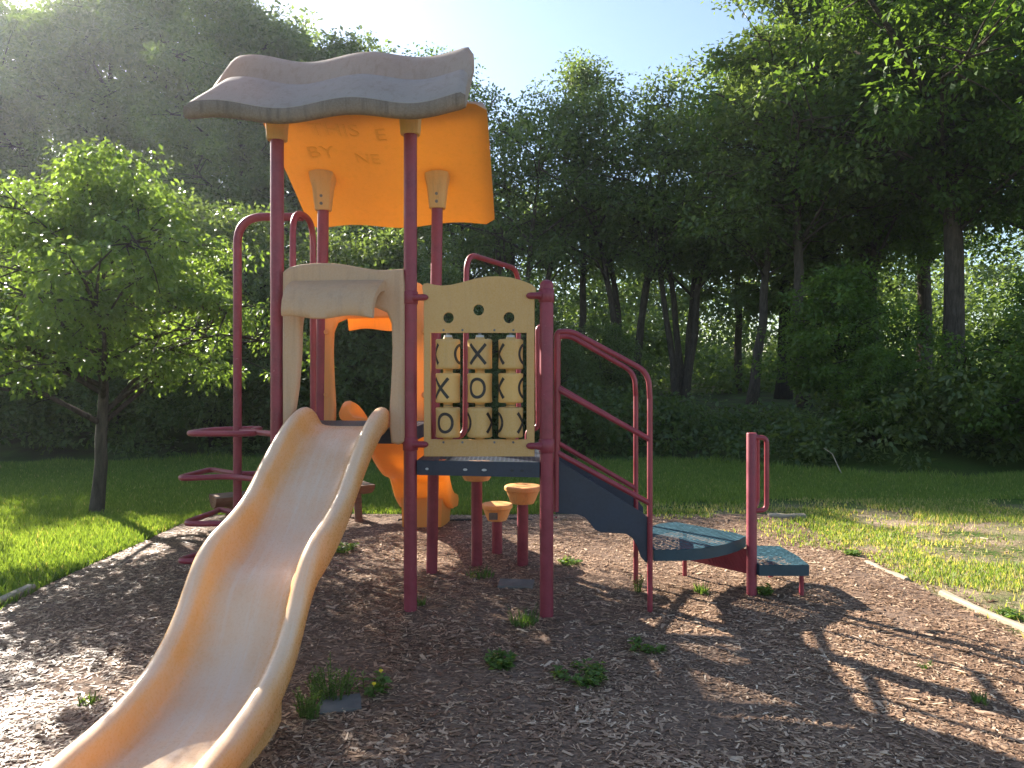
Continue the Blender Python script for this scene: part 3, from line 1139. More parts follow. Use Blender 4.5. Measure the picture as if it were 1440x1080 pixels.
# --- noughts and crosses panel
def game_panel():
    A, B = FR, P3
    q = lambda px, py: on_plane(px, py, A, B)
    edge_px = [(594.5, 404), (597, 399.5), (602, 398.5), (612, 401), (622, 402), (635, 401), (650, 397.5), (668, 392.5), (685, 389.5), (702, 389), (718, 390.5), (735, 395), (748, 400.5), (753.5, 405),
               (754, 411), (752, 418), (752, 641.5), (597, 641.5), (597, 418)]
    win = [(606.8, 468.3), (741, 468.3), (741, 617.5), (606.8, 617.5)]
    ol = [[q(*p) for p in edge_px], [q(*p) for p in win]]
    for hx, hy in ((631.4, 447.3), (673.7, 436.3), (716.3, 447)):
        s, z = q(hx, hy)
        ol.append(circle2(s, z, 0.036, 22))
    vs, fs = plate(ol, 0.019, 0.003)
    mb = MB()
    mb.add(up_plane(vs, A, B, 0.012), fs)
    g = mb.build('game_panel', M['tan'], ROOT, sharp=40)
    d = Vector((B[0] - A[0], B[1] - A[1], 0)).normalized()
    nrm = Vector((d.y, -d.x, 0))
    W3 = lambda s, z, o=0.012: Vector((A[0], A[1], z)) + d * s + nrm * o
    # small screws
    for py in (464.5, 621.6):
        for px in (624.7, 651.2, 696, 722.5):
            s, z = q(px, py)
            mb = MB(); mb.tube([W3(s, z, 0.020), W3(s, z, 0.0245)], [0.0085, 0.007], 10)
            mb.build('screw', M['steel'], g)
    # clamps to the posts
    for s_post, side in ((0.0, 1), (0.914, -1)):
        for py in (417.5, 625.5):
            _, z = q(675, py)
            mb = MB()
            s_in = s_post + side * 0.118
            pts = [W3(s_post + side * 0.03, z, 0.02), W3(s_post + side * 0.07, z, 0.026), W3(s_in - side * 0.02, z, 0.028), W3(s_in, z, 0.028), W3(s_in + side * 0.012, z, 0.028)]
            mb.tube(pts, [0.03, 0.021, 0.022, 0.018, 0.006], 14)
            mb.tube([W3(s_post, z - 0.045, 0), W3(s_post, z - 0.04, 0), W3(s_post, z + 0.04, 0), W3(s_post, z + 0.045, 0)], [PR, PR + 0.006, PR + 0.006, PR], 20)
            mb.build('clamp', M['red'], g, sharp=50)
    # rods and drums
    cols, rws = (630, 674.8, 718.2), ((477, 519.3), (524.6, 566.4), (572.6, 615))
    marks = {(0, 0): [('X', -76), ('O', 84)], (0, 1): [('X', 0)], (0, 2): [('X', -63), ('O', 88)],
             (1, 0): [('X', -24)], (1, 1): [('O', -2)], (1, 2): [('X', -64), ('O', 86)],
             (2, 0): [('O', -1)], (2, 1): [('O', -74), ('X', 84)], (2, 2): [('O', -70), ('X', 80)]}
    R = 0.0835
    for ci, cxp in enumerate(cols):
        s, zt = q(cxp, 466); _, zb = q(cxp, 619)
        mb = MB()
        mb.tube([W3(s, zb, 0), W3(s, zt, 0)], 0.011, 10)
        mb.build('axle_rod', M['steel'], g)
        for ri, (y0, y1) in enumerate(rws):
            _, z1 = q(cxp, y0); _, z0 = q(cxp, y1)
            h = z1 - z0
            mb = MB()
            c = W3(s, 0, 0)
            prof = [(0.03, z0 - 0.012), (0.034, z0), (R * 0.90, z0 + 0.001), (R * 0.985, z0 + 0.008)]
            for k in range(1, 8):
                t = k / 8
                prof.append((R * (0.985 + 0.0 * t - 0.035 * math.sin(t * PI)), z0 + h * t))
            prof += [(R * 0.985, z1 - 0.008), (R * 0.90, z1 - 0.001), (0.034, z1), (0.03, z1 + 0.012)]
            mb.lathe(prof, (c.x, c.y, 0), 36, 0)
            zc = (z0 + z1) / 2
            def surf(ang, z, lift):
                t = (z - z0) / h
                rr = R * (0.985 - 0.035 * math.sin(t * PI)) + lift
                v = (-nrm * -1.0) * math.cos(ang) + d * math.sin(ang)
                return Vector((c.x, c.y, z)) + v * rr
            def stroke(pts, w):
                # pts in (arc metres, dz): flat ribbon lying on the drum
                top_l, top_r = [], []
                for k, (a, b) in enumerate(pts):
                    p0 = pts[max(k - 1, 0)]; p1 = pts[min(k + 1, len(pts) - 1)]
                    tx, ty = p1[0] - p0[0], p1[1] - p0[1]
                    l = math.hypot(tx, ty) or 1
                    nx, ny = -ty / l * w / 2, tx / l * w / 2
                    top_l.append((a + nx, b + ny)); top_r.append((a - nx, b - ny))
                rows = [[surf((a) / R, zc + b, lf) for a, b in (L_, L_, R_, R_) for lf in ()] for L_, R_ in zip(top_l, top_r)]
                rows = [[surf(L_[0] / R, zc + L_[1], 0.0), surf(L_[0] / R, zc + L_[1], 0.0022), surf(R_[0] / R, zc + R_[1], 0.0022), surf(R_[0] / R, zc + R_[1], 0.0)] for L_, R_ in zip(top_l, top_r)]
                mb.grid(rows, 1)
            for kind, deg in marks[(ri, ci)]:
                o = math.radians(deg) * R
                if kind == 'X':
                    for sg in (1, -1):
                        stroke([(o + sg * 0.056 * t * -1, 0.065 * t) for t in np.linspace(-1, 1, 13)], 0.0205)
                else:
                    stroke([(o + 0.051 * math.cos(a), 0.059 * math.sin(a)) for a in np.linspace(0, 2 * PI, 33)], 0.0195)
            mm = M['orange_lit_cyl'] if ri == 1 else M['tan_cyl']
            mb.build('game_drum', [mm, M['mark']], g, sharp=50)
            if ri == 0:
                mb = MB(); mb.lathe([(0.028, z1 + 0.010), (0.026, z1 + 0.026)], (c.x, c.y, 0), 16)
                mb.build('spacer', M['spacer'], g)


game_panel()


# --- tubes: handle arches, left climber
def bent(name, pts, rad, r, parent=ROOT, closed=False, material='red_thin', seg=12):
    mb = MB()
    mb.tube(rounded(pts, rad, 7, closed), r, seg, closed)
    return mb.build(name, M[material], parent, sharp=60)


# side arch of the tower where the climber lands
bent('side_arch', [(-1.580, 5.28, DA), (-1.580, 5.28, 2.80), (-1.532, 5.64, 2.80), (-1.532, 5.64, DA)], 0.17, 0.023)
# handhold loops at the back of the lower deck
bent('handhold_loop', [(RR[0] + 0.02, 5.80, 1.10), (-0.372, 5.86, 1.11), (-0.366, 5.90, 2.585), (0.060, 6.80, 2.585), (0.062, 6.80, 1.0), (-0.10, 6.3, 0.95), (-0.36, 5.78, 0.98)], [0, 0.10, 0.16, 0.17, 0.2, 0.1, 0], 0.023)
bent('handhold_loop', [(P4[0], 5.68, 1.98), (0.200, 5.66, 1.98), (0.205, 5.66, 1.20), (0.12, 5.66, 1.18), (0.12, 5.64, 1.0)], [0, 0.06, 0.06, 0.05, 0], 0.021)


def climber():
    px_, py_ = -2.043, 5.45
    mb = MB()
    mb.tube(rounded([(px_, py_, -0.15), (px_, py_, 2.785), (-1.56, 5.46, 2.785)], 0.20, 9), 0.031, 14)
    c = mb.build('climbing_pole', M['red'], ROOT, sharp=60)
    def loop(pts, z, dz=0.0):
        q = [Vector((a, b, z + dz * k)) for k, (a, b) in enumerate(pts)]
        mb = MB()
        mb.tube(rounded(q, 0.11, 7, True), 0.021, 12, True)
        return mb.build('climbing_loop', M['red_thin'], c, sharp=60)
    def w(px, Y):
        return ((px - CX) / F * Y, Y)
    loop([w(259, 5.22), w(362, 5.22), w(352, 5.50), w(372, 5.72), w(300, 5.60)], 1.19)
    mb = MB(); mb.tube([(px_, 5.47, 1.195), (FL[0], 5.06, 1.195)], 0.021, 12); mb.build('deck_bar', M['red_thin'], c)
    loop([w(247, 5.28), w(322, 5.40), w(368, 5.22), w(376, 5.56), w(335, 5.52), w(296, 5.80)], 0.86)
    loop([w(255, 5.18), w(345, 5.20), w(350, 5.48), w(308, 5.74), w(300, 5.60)], 0.555)
    loop([w(245, 5.25), w(330, 5.30), w(345, 5.6), w(300, 5.62)], 0.27)


climber()


# --- stairs
def stairs():
    # plan lines of the two stringers, near and far
    nA, nB = (0.27, 4.90), (0.935, 4.885)
    fA, fB = (0.32, 5.52), (0.955, 5.50)
    s_px = [(781, 645), (905, 722), (917, 737), (917.5, 788), (908, 791), (901, 783), (896, 769), (889, 756), (880, 750.5), (845, 748.5), (837, 745), (830, 736), (822, 727), (812, 723), (781, 722)]
    ol = [on_plane(*p, nA, nB) for p in s_px]
    mb = MB()
    vs, fs = plate([ol], 0.012, 0.002)
    mb.add(up_plane(vs, nA, nB), fs)
    st = mb.build('staircase', M['navy'], ROOT, sharp=40)
    mb = MB()
    mb.add(up_plane(vs, fA, fB), fs)
    mb.build('stringer', M['navy'], st, sharp=40)
    # treads with risers
    for x0, x1, z in ((0.30, 0.58, 0.835), (0.55, 0.84, 0.615)):
        mb = MB()
        a, b, c, d = (x0, 4.91, z), (x1, 4.905, z), (x1 + 0.03, 5.49, z), (x0 + 0.03, 5.50, z)
        mb.add([a, b, c, d], [(0, 1, 2, 3)], 1)
        mb.add([b, c, (c[0], c[1], z - 0.05), (b[0], b[1], z - 0.05)], [(0, 1, 2, 3)], 0)
        mb.add([a, d, (d[0], d[1], z + 0.20), (a[0], a[1], z + 0.20)], [(0, 1, 2, 3)], 0)
        mb.build('tread', [M['navy'], M['navy_perf']], st)
    # handrails
    def rail(X0, X1, Y0, Y1, zb):
        mb = MB()
        r = 0.0185
        L = lambda t, z: Vector((X0 + (X1 - X0) * t, Y0 + (Y1 - Y0) * t, z))
        mb.tube(rounded([L(-0.02, 0.70), L(-0.01, 1.897), L(0.15, 1.90), L(0.985, 1.625), L(1.0, 1.45), L(1.0, zb)], [0, 0.03, 0.06, 0.09, 0, 0], 7), r, 12)
        mb.tube([L(0.0, 1.515), L(1.0, 1.18)], r, 12)
        mb.tube([L(0.0, 1.09), L(1.0, 0.755)], r, 12)
        for z in (0.735, 0.665):
            p = L(-0.02, z); mb.tube([p - Vector((0, 0.015, 0)), p - Vector((0, 0.024, 0))], 0.007, 8)
        for z in (0.52, 0.63):
            p = L(1.0, z); mb.tube([p - Vector((0, 0.015, 0)), p - Vector((0, 0.024, 0))], 0.007, 8)
        mb.build('handrail', M['red_thin'], st, sharp=60)
    rail(0.305, 0.917, 4.875, 4.87, -0.06)
    rail(0.355, 0.930, 5.53, 5.50, -0.06)

    def platform(name, poly, z, th, perf, parent):
        mb = MB()
        mb.add([Vector((*p, z)) for p in poly], [tuple(range(len(poly)))], 1)
        c = Vector((sum(p[0] for p in poly) / len(poly), sum(p[1] for p in poly) / len(poly), z))
        n = len(poly)
        o = [Vector((*p, z - 0.002)) for p in poly]
        i_ = [p + (c - p).normalized() * 0.02 for p in o]
        dd = Vector((0, 0, -th))
        vs = o + [p + dd for p in o] + i_ + [p + dd for p in i_]
        fs = []
        for k in range(n):
            k2 = (k + 1) % n
            fs += [(k, k2, n + k2, n + k), (2 * n + k2, 2 * n + k, 3 * n + k, 3 * n + k2), (n + k, n + k2, 3 * n + k2, 3 * n + k)]
        mb.add(vs, fs, 0)
        return mb.build(name, [M['teal'], perf], parent)
    land = platform('landing_platform', [(0.955, 4.935), (1.10, 4.935), (1.23, 4.955), (1.36, 5.01), (1.49, 5.10), (1.61, 5.215), (1.705, 5.34), (1.66, 5.46), (1.31, 5.86), (1.17, 5.80), (0.965, 5.53)], 0.432, 0.075, M['teal_perf'], ROOT)
    def leg(x, y, z, parent, r=0.017):
        mb = MB(); mb.tube([(x, y, -0.08), (x, y, z)], r, 12); mb.build('leg', M['red_thin'], parent)
    leg(1.345, 5.70, 0.37, land)
    # slotted red riser below the landing
    mb = MB()
    mb.add([(1.30, 5.66, 0.19), (1.705, 5.27, 0.175), (1.695, 5.27, 0.355), (1.29, 5.66, 0.355)], [(0, 1, 2, 3)])
    rs = mb.build('riser', M['red'], land)
    mb = MB()
    for k in range(13):
        t = 0.30 + k * 0.052
        p = Vector((1.30 + 0.405 * t, 5.66 - 0.39 * t, 0.345)); q_ = Vector((1.30 + 0.405 * min(1, t + 0.16), 5.66 - 0.39 * min(1, t + 0.16), 0.19))
        n_ = Vector((-0.69, -0.72, 0)) * 0.005
        mb.tube([p + n_, q_ + n_], 0.0032, 6)
    mb.build('riser_rib', M['red_thin'], rs)
    low = platform('low_step', [(1.74, 5.15), (2.09, 5.15), (2.11, 5.40), (2.09, 5.72), (1.90, 5.735), (1.66, 5.50)], 0.272, 0.075, M['teal_perf_low'], ROOT)
    leg(2.055, 5.20, 0.21, low)
    leg(2.00, 5.66, 0.21, low)
    # end post with double grab handles
    mb = MB()
    x, y = 1.703, 5.205
    mb.tube([(x, y, -0.1), (x, y, 1.19), (x, y, 1.197)], [0.036, 0.036, 0.033], 18)
    ep = mb.build('end_post', M['red'], ROOT, sharp=50)
    for dy, ex in ((-0.02, 0.10), (0.16, 0.095)):
        bent('grab_handle', [(x + 0.02, y + dy * 0.5, 1.165), (x + ex, y + dy, 1.165), (x + ex, y + dy, 0.655), (x + 0.02, y + dy * 0.5, 0.645)], 0.085, 0.0175, ep)


stairs()


# ------------------------------------------------------------------ stepping pods
def pod(px, base_y, top_z, R, label):
    Y = CAMH * F / (base_y - HOR)
    x = (px - CX) / F * Y
    o = empty('stepping_pod', (x, Y, 0), label, 'stepping pod', 'stepping pods behind the lower deck')
    mb = MB()
    mb.lathe([(R * 0.44, top_z - 0.15), (R * 0.62, top_z - 0.145), (R * 0.74, top_z - 0.11), (R * 0.88, top_z - 0.055), (R * 0.93, top_z - 0.042), (R, top_z - 0.036), (R * 1.02, top_z - 0.02), (R, top_z - 0.006), (R * 0.94, top_z), (R * 0.6, top_z - 0.004), (0.01, top_z - 0.006)], (x, Y, 0), 36)
    mb.build('step_top', M['pod'], o, sharp=40)
    mb = MB(); mb.tube([(x, Y, -0.1), (x, Y, top_z - 0.14)], 0.046, 18); mb.build('pod_post', M['red'], o)
    return o, x, Y


pod(670.5, 801, 0.885, 0.165, 'tallest orange stepping pod, its top hidden behind the navy deck edge')
o_, px_, pY_ = pod(699, 784, 0.475, 0.135, 'shortest yellow-orange stepping pod, standing between the two taller pods')
mb = MB(); mb.box((px_ - 0.03, pY_ - 0.118, 0.385), (0.075, 0.006, 0.06)); mb.build('worn_label', M['slab'], o_)
pod(735, 801, 0.695, 0.150, 'mid-height orange stepping pod beside the right front post of the deck')


# ------------------------------------------------------------------ bench, timber edging, slabs
def log_bench():
    a = at(299, 697, 7.15); b = at(519, 676, 8.05)
    a.z = b.z = 0.42
    o = empty('log_bench', ((a.x + b.x) / 2, (a.y + b.y) / 2, 0), 'brown split log bench standing behind the peach slide', 'bench')
    d = (b - a).normalized(); n = Vector((-d.y, d.x, 0))
    mb = MB()
    rows = []
    for t in np.linspace(0, 1, 9):
        p = a.lerp(b, t)
        r = [p + n * 0.17 * math.cos(th) + Vector((0, 0, -0.11 * math.sin(th) * (1 + 0.08 * math.sin(7 * t + th)))) for th in np.linspace(0, PI, 10)]
        rows.append(r)
    n0 = len(rows[0])
    mb.grid(rows, 0)
    mb.f.append(tuple(range(n0))); mb.m.append(0)
    mb.f.append(tuple(8 * n0 + k for k in range(n0))); mb.m.append(0)
    for i in range(8):
        mb.f.append((i * n0, i * n0 + n0 - 1, (i + 1) * n0 + n0 - 1, (i + 1) * n0)); mb.m.append(1)
    mb.build('seat', [M['timber_dark'], M['plank_top']], o, sharp=40)
    for t in (0.12, 0.90):
        for sg in (1, -1):
            p = a.lerp(b, t)
            mb = MB()
            mb.tube([p + n * sg * 0.06 - Vector((0, 0, 0.08)), p + n * sg * 0.20 - d * 0.03 + Vector((0, 0, -0.47))], [0.045, 0.04], 10)
            mb.build('leg', M['timber_dark'], o)


log_bench()


def timber(p0, p1, w, h, label, material='timber', z=0.02):
    a, b = Vector((*p0, 0)), Vector((*p1, 0))
    mb = MB()
    L = (b - a).length
    ang = math.atan2(b.y - a.y, b.x - a.x)
    c = (a + b) / 2
    R = Matrix.Rotation(ang, 3, 'Z')
    nS = max(4, int(L / 0.25))
    rows = []
    for i in range(nS + 1):
        t = -L / 2 + L * i / nS
        wob = 0.006 * math.sin(i * 2.1 + L); 
        prof = [(-w / 2, -0.06), (-w / 2, h - 0.012), (-w / 2 + 0.012, h), (w / 2 - 0.012, h + wob), (w / 2, h - 0.012), (w / 2, -0.06)]
        rows.append([c + R @ Vector((t, y + wob, zz + z)) for y, zz in prof])
    mb.grid(rows, 0, close_v=True)
    m_ = 6
    mb.f.append(tuple(range(m_))); mb.m.append(0)
    mb.f.append(tuple(nS * m_ + k for k in range(m_))); mb.m.append(0)
    o = mb.build('timber_edging', M[material], None, sharp=30)
    return tag(o, label, 'edging', 'timbers round the mulch bed')


timber((-3.62, 3.2), (-3.57, 5.45), 0.07, 0.03, 'pale weathered timber at the left lawn edge of the mulch')
timber((3.14, 5.36), (3.30, 3.9), 0.055, 0.012, 'pale half-buried timber nearest the viewer along the right mulch edge')
timber((3.02, 6.25), (3.08, 5.72), 0.05, 0.004, 'short buried timber in the middle of the right mulch edge')
timber((2.88, 8.22), (3.28, 8.20), 0.08, 0.025, 'low timber end in the grass at the far right corner of the mulch')


def edging_strip():
    mb = MB()
    pts = [at(px, 737, 7.85 + 0.03 * math.sin(k)) for k, px in enumerate(range(560, 800, 20))]
    for i in range(len(pts) - 1):
        a, b = pts[i], pts[i + 1]
        z0, z1 = 0.055 + 0.012 * math.sin(i * 1.7), 0.055 + 0.012 * math.sin((i + 1) * 1.7)
        vs = []
        for p, z in ((a, z0), (b, z1)):
            vs += [(p.x, p.y - 0.012, -0.02), (p.x, p.y - 0.012, z), (p.x, p.y + 0.012, z), (p.x, p.y + 0.012, -0.02)]
        mb.add(vs, [(0, 1, 5, 4), (1, 2, 6, 5), (2, 3, 7, 6)])
    o = mb.build('edging_strip', M['black_edge'])
    tag(o, 'thin black plastic strip poking from the mulch behind the stepping pods', 'edging')


edging_strip()


def slab(px, py, w, d, h, rz, label, name, mname='slab'):
    Y = CAMH * F / (py - HOR)
    x = (px - CX) / F * Y
    mb = MB()
    R = Matrix.Rotation(rz, 3, 'Z') @ Matrix.Rotation(0.06, 3, 'X')
    bm = bmesh.new()
    bmesh.ops.create_grid(bm, x_segments=8, y_segments=6, size=0.5)
    bmesh.ops.solidify(bm, geom=bm.faces[:], thickness=-1.0)
    bm.verts.index_update()
    vs = []
    for v in bm.verts:
        j = mnoise.noise(Vector((v.co.x * 4, v.co.y * 4, px))) * 0.05
        vs.append(R @ Vector((v.co.x * w * (1 + j), v.co.y * d * (1 + j), v.co.z * h + j * 0.05)) + Vector((x, Y, 0.032)))
    mb.add(vs, [[v.index for v in f.verts] for f in bm.faces])
    bm.free()
    o = mb.build(name, M[mname], None, sharp=30)
    tag(o, label, 'slab')


slab(479, 1003, 0.19, 0.14, 0.02, 0.25, 'small grey slab lying in the mulch beside the yellow-flowered weed', 'stone_slab')
slab(726, 832, 0.26, 0.16, 0.035, -0.1, 'dark flat slab lying in the shade between the front posts', 'stone_slab')


# ------------------------------------------------------------------ weeds
def weed(px, py, label, kind, R, H, n_st, seed, name='weed', cat='weed', group='weeds growing through the mulch'):
    Y = CAMH * F / (py - HOR)
    x0 = (px - CX) / F * Y
    z0 = float(mulch_z(np.array(x0), np.array(Y))) if x0 < MX1 else 0.0
    rng = np.random.default_rng(seed)
    o = empty(name, (x0, Y, z0), label, cat, group)
    mb = MB()
    Ps, Ds, Ls, Ws = [], [], [], []
    tips = []
    for i in range(n_st):
        a = rng.uniform(0, 2 * PI); rr = R * math.sqrt(rng.random())
        bx, by = rr * 0.55 * math.cos(a), rr * 0.55 * math.sin(a)
        h = H * rng.uniform(0.55, 1.0) * (1 - 0.4 * rr / R)
        lean = rng.uniform(0.15, 0.5) * h if kind != 'low' else rng.uniform(0.6, 1.4) * h
        tip = Vector((bx + math.cos(a) * lean, by + math.sin(a) * lean, h))
        base = Vector((bx, by, -0.01))
        mid = base.lerp(tip, 0.5) + Vector((0, 0, h * 0.12))
        pts = [base, mid, tip]
        wp = [p + Vector((x0, Y, z0)) for p in pts]
        mb.tube(wp, [0.0028, 0.002, 0.0012], 5)
        tips.append(wp[-1])
        if kind == 'grass':
            for _ in range(5):
                aa = rng.uniform(0, 2 * PI)
                Ps.append(base); Ds.append((math.cos(aa) * 0.45, math.sin(aa) * 0.45, 1.0)); Ls.append(h * rng.uniform(0.6, 1.1)); Ws.append(0.006)
            continue
        nl = 16 if kind == 'stem' else 9
        for k in range(nl):
            t = (k + 1) / nl
            p = base.lerp(mid, t * 2) if t < 0.5 else mid.lerp(tip, t * 2 - 1)
            aa = rng.uniform(0, 2 * PI)
            if kind == 'stem':
                Ps.append(p); Ds.append((math.cos(aa), math.sin(aa), 0.8)); Ls.append(rng.uniform(0.012, 0.024)); Ws.append(0.007)
            else:
                Ps.append(p); Ds.append((math.cos(aa), math.sin(aa), rng.uniform(-0.1, 0.5))); Ls.append(rng.uniform(0.025, 0.05)); Ws.append(rng.uniform(0.014, 0.026))
    mb.build('stem', M['leaf_weed'], o)
    P = np.array([list(p) for p in Ps]); D = np.array(Ds); n = len(P)
    Nn = np.stack([rng.normal(0, 0.5, n), rng.normal(0, 0.5, n), np.ones(n)], 1)
    V = leaf_verts(P, D, Nn, np.array(Ls), np.array(Ws))
    link('leaves', fast_mesh('leaves', V, 4, rng.random(n), M['leaf_weed']), o)
    return o, tips


GW = 'weeds growing through the mulch'
weed(467, 990, 'bushy upright green weed behind the small grey slab', 'stem', 0.16, 0.20, 46, 1)
weed(436, 1018, 'pale green leafy weed left of the small grey slab', 'stem', 0.08, 0.17, 26, 2)
o_, tips = weed(518, 982, 'low weed with yellow flowers right of the bushy upright weed', 'leafy', 0.13, 0.12, 12, 3)
for t_ in tips[:2]:
    fl = MB()
    fl.lathe([(0.002, -0.012), (0.003, -0.004), (0.011, 0.0), (0.009, 0.005), (0.003, 0.006)], t_ + Vector((0, 0, 0.005)), 12)
    fl.build('flower', M['petal'], o_)
weed(704, 945, 'round low leafy weed in the middle of the mulch', 'leafy', 0.13, 0.07, 26, 4)
weed(816, 962, 'wide sprawling leafy weed right of the round weed', 'low', 0.22, 0.06, 30, 5)
weed(908, 922, 'thin low weed near the foot of the stair rail', 'low', 0.16, 0.045, 14, 6)
weed(738, 885, 'wispy grassy weed beside the right front post', 'grass', 0.15, 0.16, 26, 7)
weed(676, 818, 'thin grassy weed at the foot of the tallest pod', 'grass', 0.20, 0.10, 30, 8)
weed(1075, 846, 'dark leafy weed at the foot of the end post', 'leafy', 0.07, 0.08, 16, 9)
weed(988, 842, 'dry pale tuft under the teal landing', 'grass', 0.10, 0.12, 22, 10)
weed(897, 838, 'bright narrow-leaved weed between the stair rail feet', 'stem', 0.035, 0.16, 10, 11)
weed(1379, 1000, 'small grass tuft in the shadow at the right of the mulch', 'grass', 0.05, 0.09, 14, 12)
weed(590, 858, 'faint green weed at the foot of the middle front post', 'grass', 0.08, 0.08, 14, 13)
weed(481, 782, 'sunlit weed right of the peach slide', 'low', 0.14, 0.10, 22, 14)
weed(125, 1000, 'sparse weed on the mulch left of the peach slide', 'grass', 0.10, 0.06, 16, 15)
weed(1300, 948, 'straw-coloured tuft between the shadow lines at right', 'grass', 0.07, 0.05, 14, 16)
weed(800, 800, 'small weed beside the right front post on sunny mulch', 'low', 0.10, 0.06, 14, 17)
weed(1200, 782, 'leafy weed on the worn ground behind the low step', 'leafy', 0.09, 0.07, 14, 18)
weed(1420, 868, 'broad green weed at the end of the right timber', 'leafy', 0.10, 0.07, 14, 19)


# ------------------------------------------------------------------ trees
def tree_meshes(name, seed, h, tr, cb, cr, n_limb, n_cl, n_leaf, leaf, clump_r, leaf_mat, bark_mat, stems=1, top=0.9, flat=0.65, lean=0.0, droop=0.25, base_spread=0.0, sparse=0.0, asym=0.0, irr=(0.6, 1.08), zj=0.0):
    rng = np.random.default_rng(seed)
    mb = MB()
    cl = []
    for s_ in range(stems):
        a0 = 2 * PI * s_ / max(1, stems) + rng.uniform(0, 1)
        hh = h * (1.0 if s_ == 0 else rng.uniform(0.75, 0.97))
        sp = base_spread * (0 if stems == 1 else 1)
        pts, rs = [], []
        nseg = 11
        dx = dy = 0.0
        ox, oy = (0.10 * math.cos(a0), 0.10 * math.sin(a0)) if stems > 1 else (0, 0)
        for i in range(nseg + 1):
            t = i / nseg
            z = -0.3 + (hh * top + 0.3) * t
            dx += rng.normal(0, 0.018 * h / nseg * 2.2); dy += rng.normal(0, 0.018 * h / nseg * 2.2)
            pts.append(Vector((ox + dx + sp * math.cos(a0) * t ** 1.2 + lean * t, oy + dy + sp * math.sin(a0) * t ** 1.2, z)))
            flare = 1.0 + 0.5 * max(0, 1 - t * 9)
            rs.append(tr / (1 if stems == 1 else 1.5) * flare * (1 - t) ** 0.75 + 0.012)
        mb.tube(pts, rs, 10)
        def trunk_at(z):
            u = (z + 0.3) / (hh * top + 0.3) * nseg
            i = int(max(0, min(nseg - 1, math.floor(u))))
            return pts[i].lerp(pts[i + 1], max(0, min(1, u - i))), rs[i]
        nl = max(4, int(n_limb / stems))
        for i in range(nl):
            f = (i + rng.random()) / nl
            zt = cb + (hh - cb) * f
            env = math.sin(min(1.0, 0.12 + f * 0.95) * PI) ** 0.55 if f < 0.97 else 0.35
            R = cr * env * rng.uniform(*irr)
            zt += zj * rng.uniform(-1, 1)
            az = i * 2.399 + rng.uniform(-0.5, 0.5) + a0
            if asym:
                R *= 1 + asym * math.cos(az)
            zs = max(cb * 0.55, zt - R * rng.uniform(0.35, 0.75))
            zs = min(zs, hh * top * 0.97)
            p0, r0 = trunk_at(zs)
            p3 = Vector((p0.x + R * math.cos(az), p0.y + R * math.sin(az), zt - droop * R * rng.random() * 0.5))
            p1 = p0.lerp(p3, 0.35) + Vector((rng.normal(0, 0.06 * R), rng.normal(0, 0.06 * R), 0.10 * R))
            p2 = p0.lerp(p3, 0.7) + Vector((rng.normal(0, 0.08 * R), rng.normal(0, 0.08 * R), 0.10 * R))
            rl = min(r0 * 0.55, 0.012 + R * 0.014)
            lp = [p0, p1, p2, p3]
            mb.tube(lp, [rl, rl * 0.7, rl * 0.45, 0.006], 6)
            for k in range(n_cl):
                t = rng.uniform(0.38, 1.02)
                q = lp[0].lerp(lp[1], t / 0.35) if t < 0.35 else (lp[1].lerp(lp[2], (t - 0.35) / 0.35) if t < 0.7 else lp[2].lerp(lp[3], (t - 0.7) / 0.3))
                off = Vector((rng.normal(0, 1), rng.normal(0, 1), rng.normal(0, 0.55))) * (0.20 * R + clump_r * 0.35)
                c = q + off
                if c.z < cb * 0.8: c.z = cb * 0.8 + rng.random() * 0.4
                mb.tube([q, q.lerp(c, 0.55) + Vector((0, 0, 0.04 * R)), c], [rl * 0.4 + 0.003, 0.008, 0.004], 4, caps=False)
                cl.append((c, clump_r * rng.uniform(0.6, 1.25)))
    # leaves
    P, D, Nn, tn = [], [], [], []
    for c, r in cl:
        m = int(n_leaf * rng.uniform(0.5, 1.3) * (1 - sparse * rng.random()))
        v = rng.normal(0, 1, (m, 3))
        v = unit(v) * (rng.random((m, 1)) ** 0.45) * r
        v[:, 2] *= flat
        P.append(np.array(c)[None, :] + v)
        d = unit(v + rng.normal(0, 0.5 * r, (m, 3)))
        d[:, 2] -= droop
        D.append(d)
        nn = rng.normal(0, 0.55, (m, 3)); nn[:, 2] += 1.0
        Nn.append(nn)
        tn.append(np.clip(rng.normal(rng.uniform(0.25, 0.7), 0.22, m), 0, 1))
    P, D, Nn, tn = map(np.concatenate, (P, D, Nn, tn))
    n = len(P)
    L = leaf * rng.uniform(0.65, 1.25, n)
    V = leaf_verts(P, D, Nn, L, L * rng.uniform(0.42, 0.62, n))
    crown = fast_mesh(name + '_crown', V, 4, tn, leaf_mat)
    me = bpy.data.meshes.new(name + '_trunk')
    me.from_pydata(mb.v, [], mb.f)
    me.materials.append(bark_mat)
    me.shade_smooth()
    return me, crown


def plant_tree(name, kind, x, y, label, cat='tree', group=None, s=1.0, sz=None, rz=0.0, z=None, tilt=0.0):
    o = empty(name, (x, y, float(gz(np.array(x), np.array(y))) if z is None else z), label, cat, group)
    o.rotation_euler = (0, tilt, rz)
    o.scale = (s, s, sz if sz else s)
    link('trunk', kind[0], o)
    link('crown', kind[1], o)
    return o


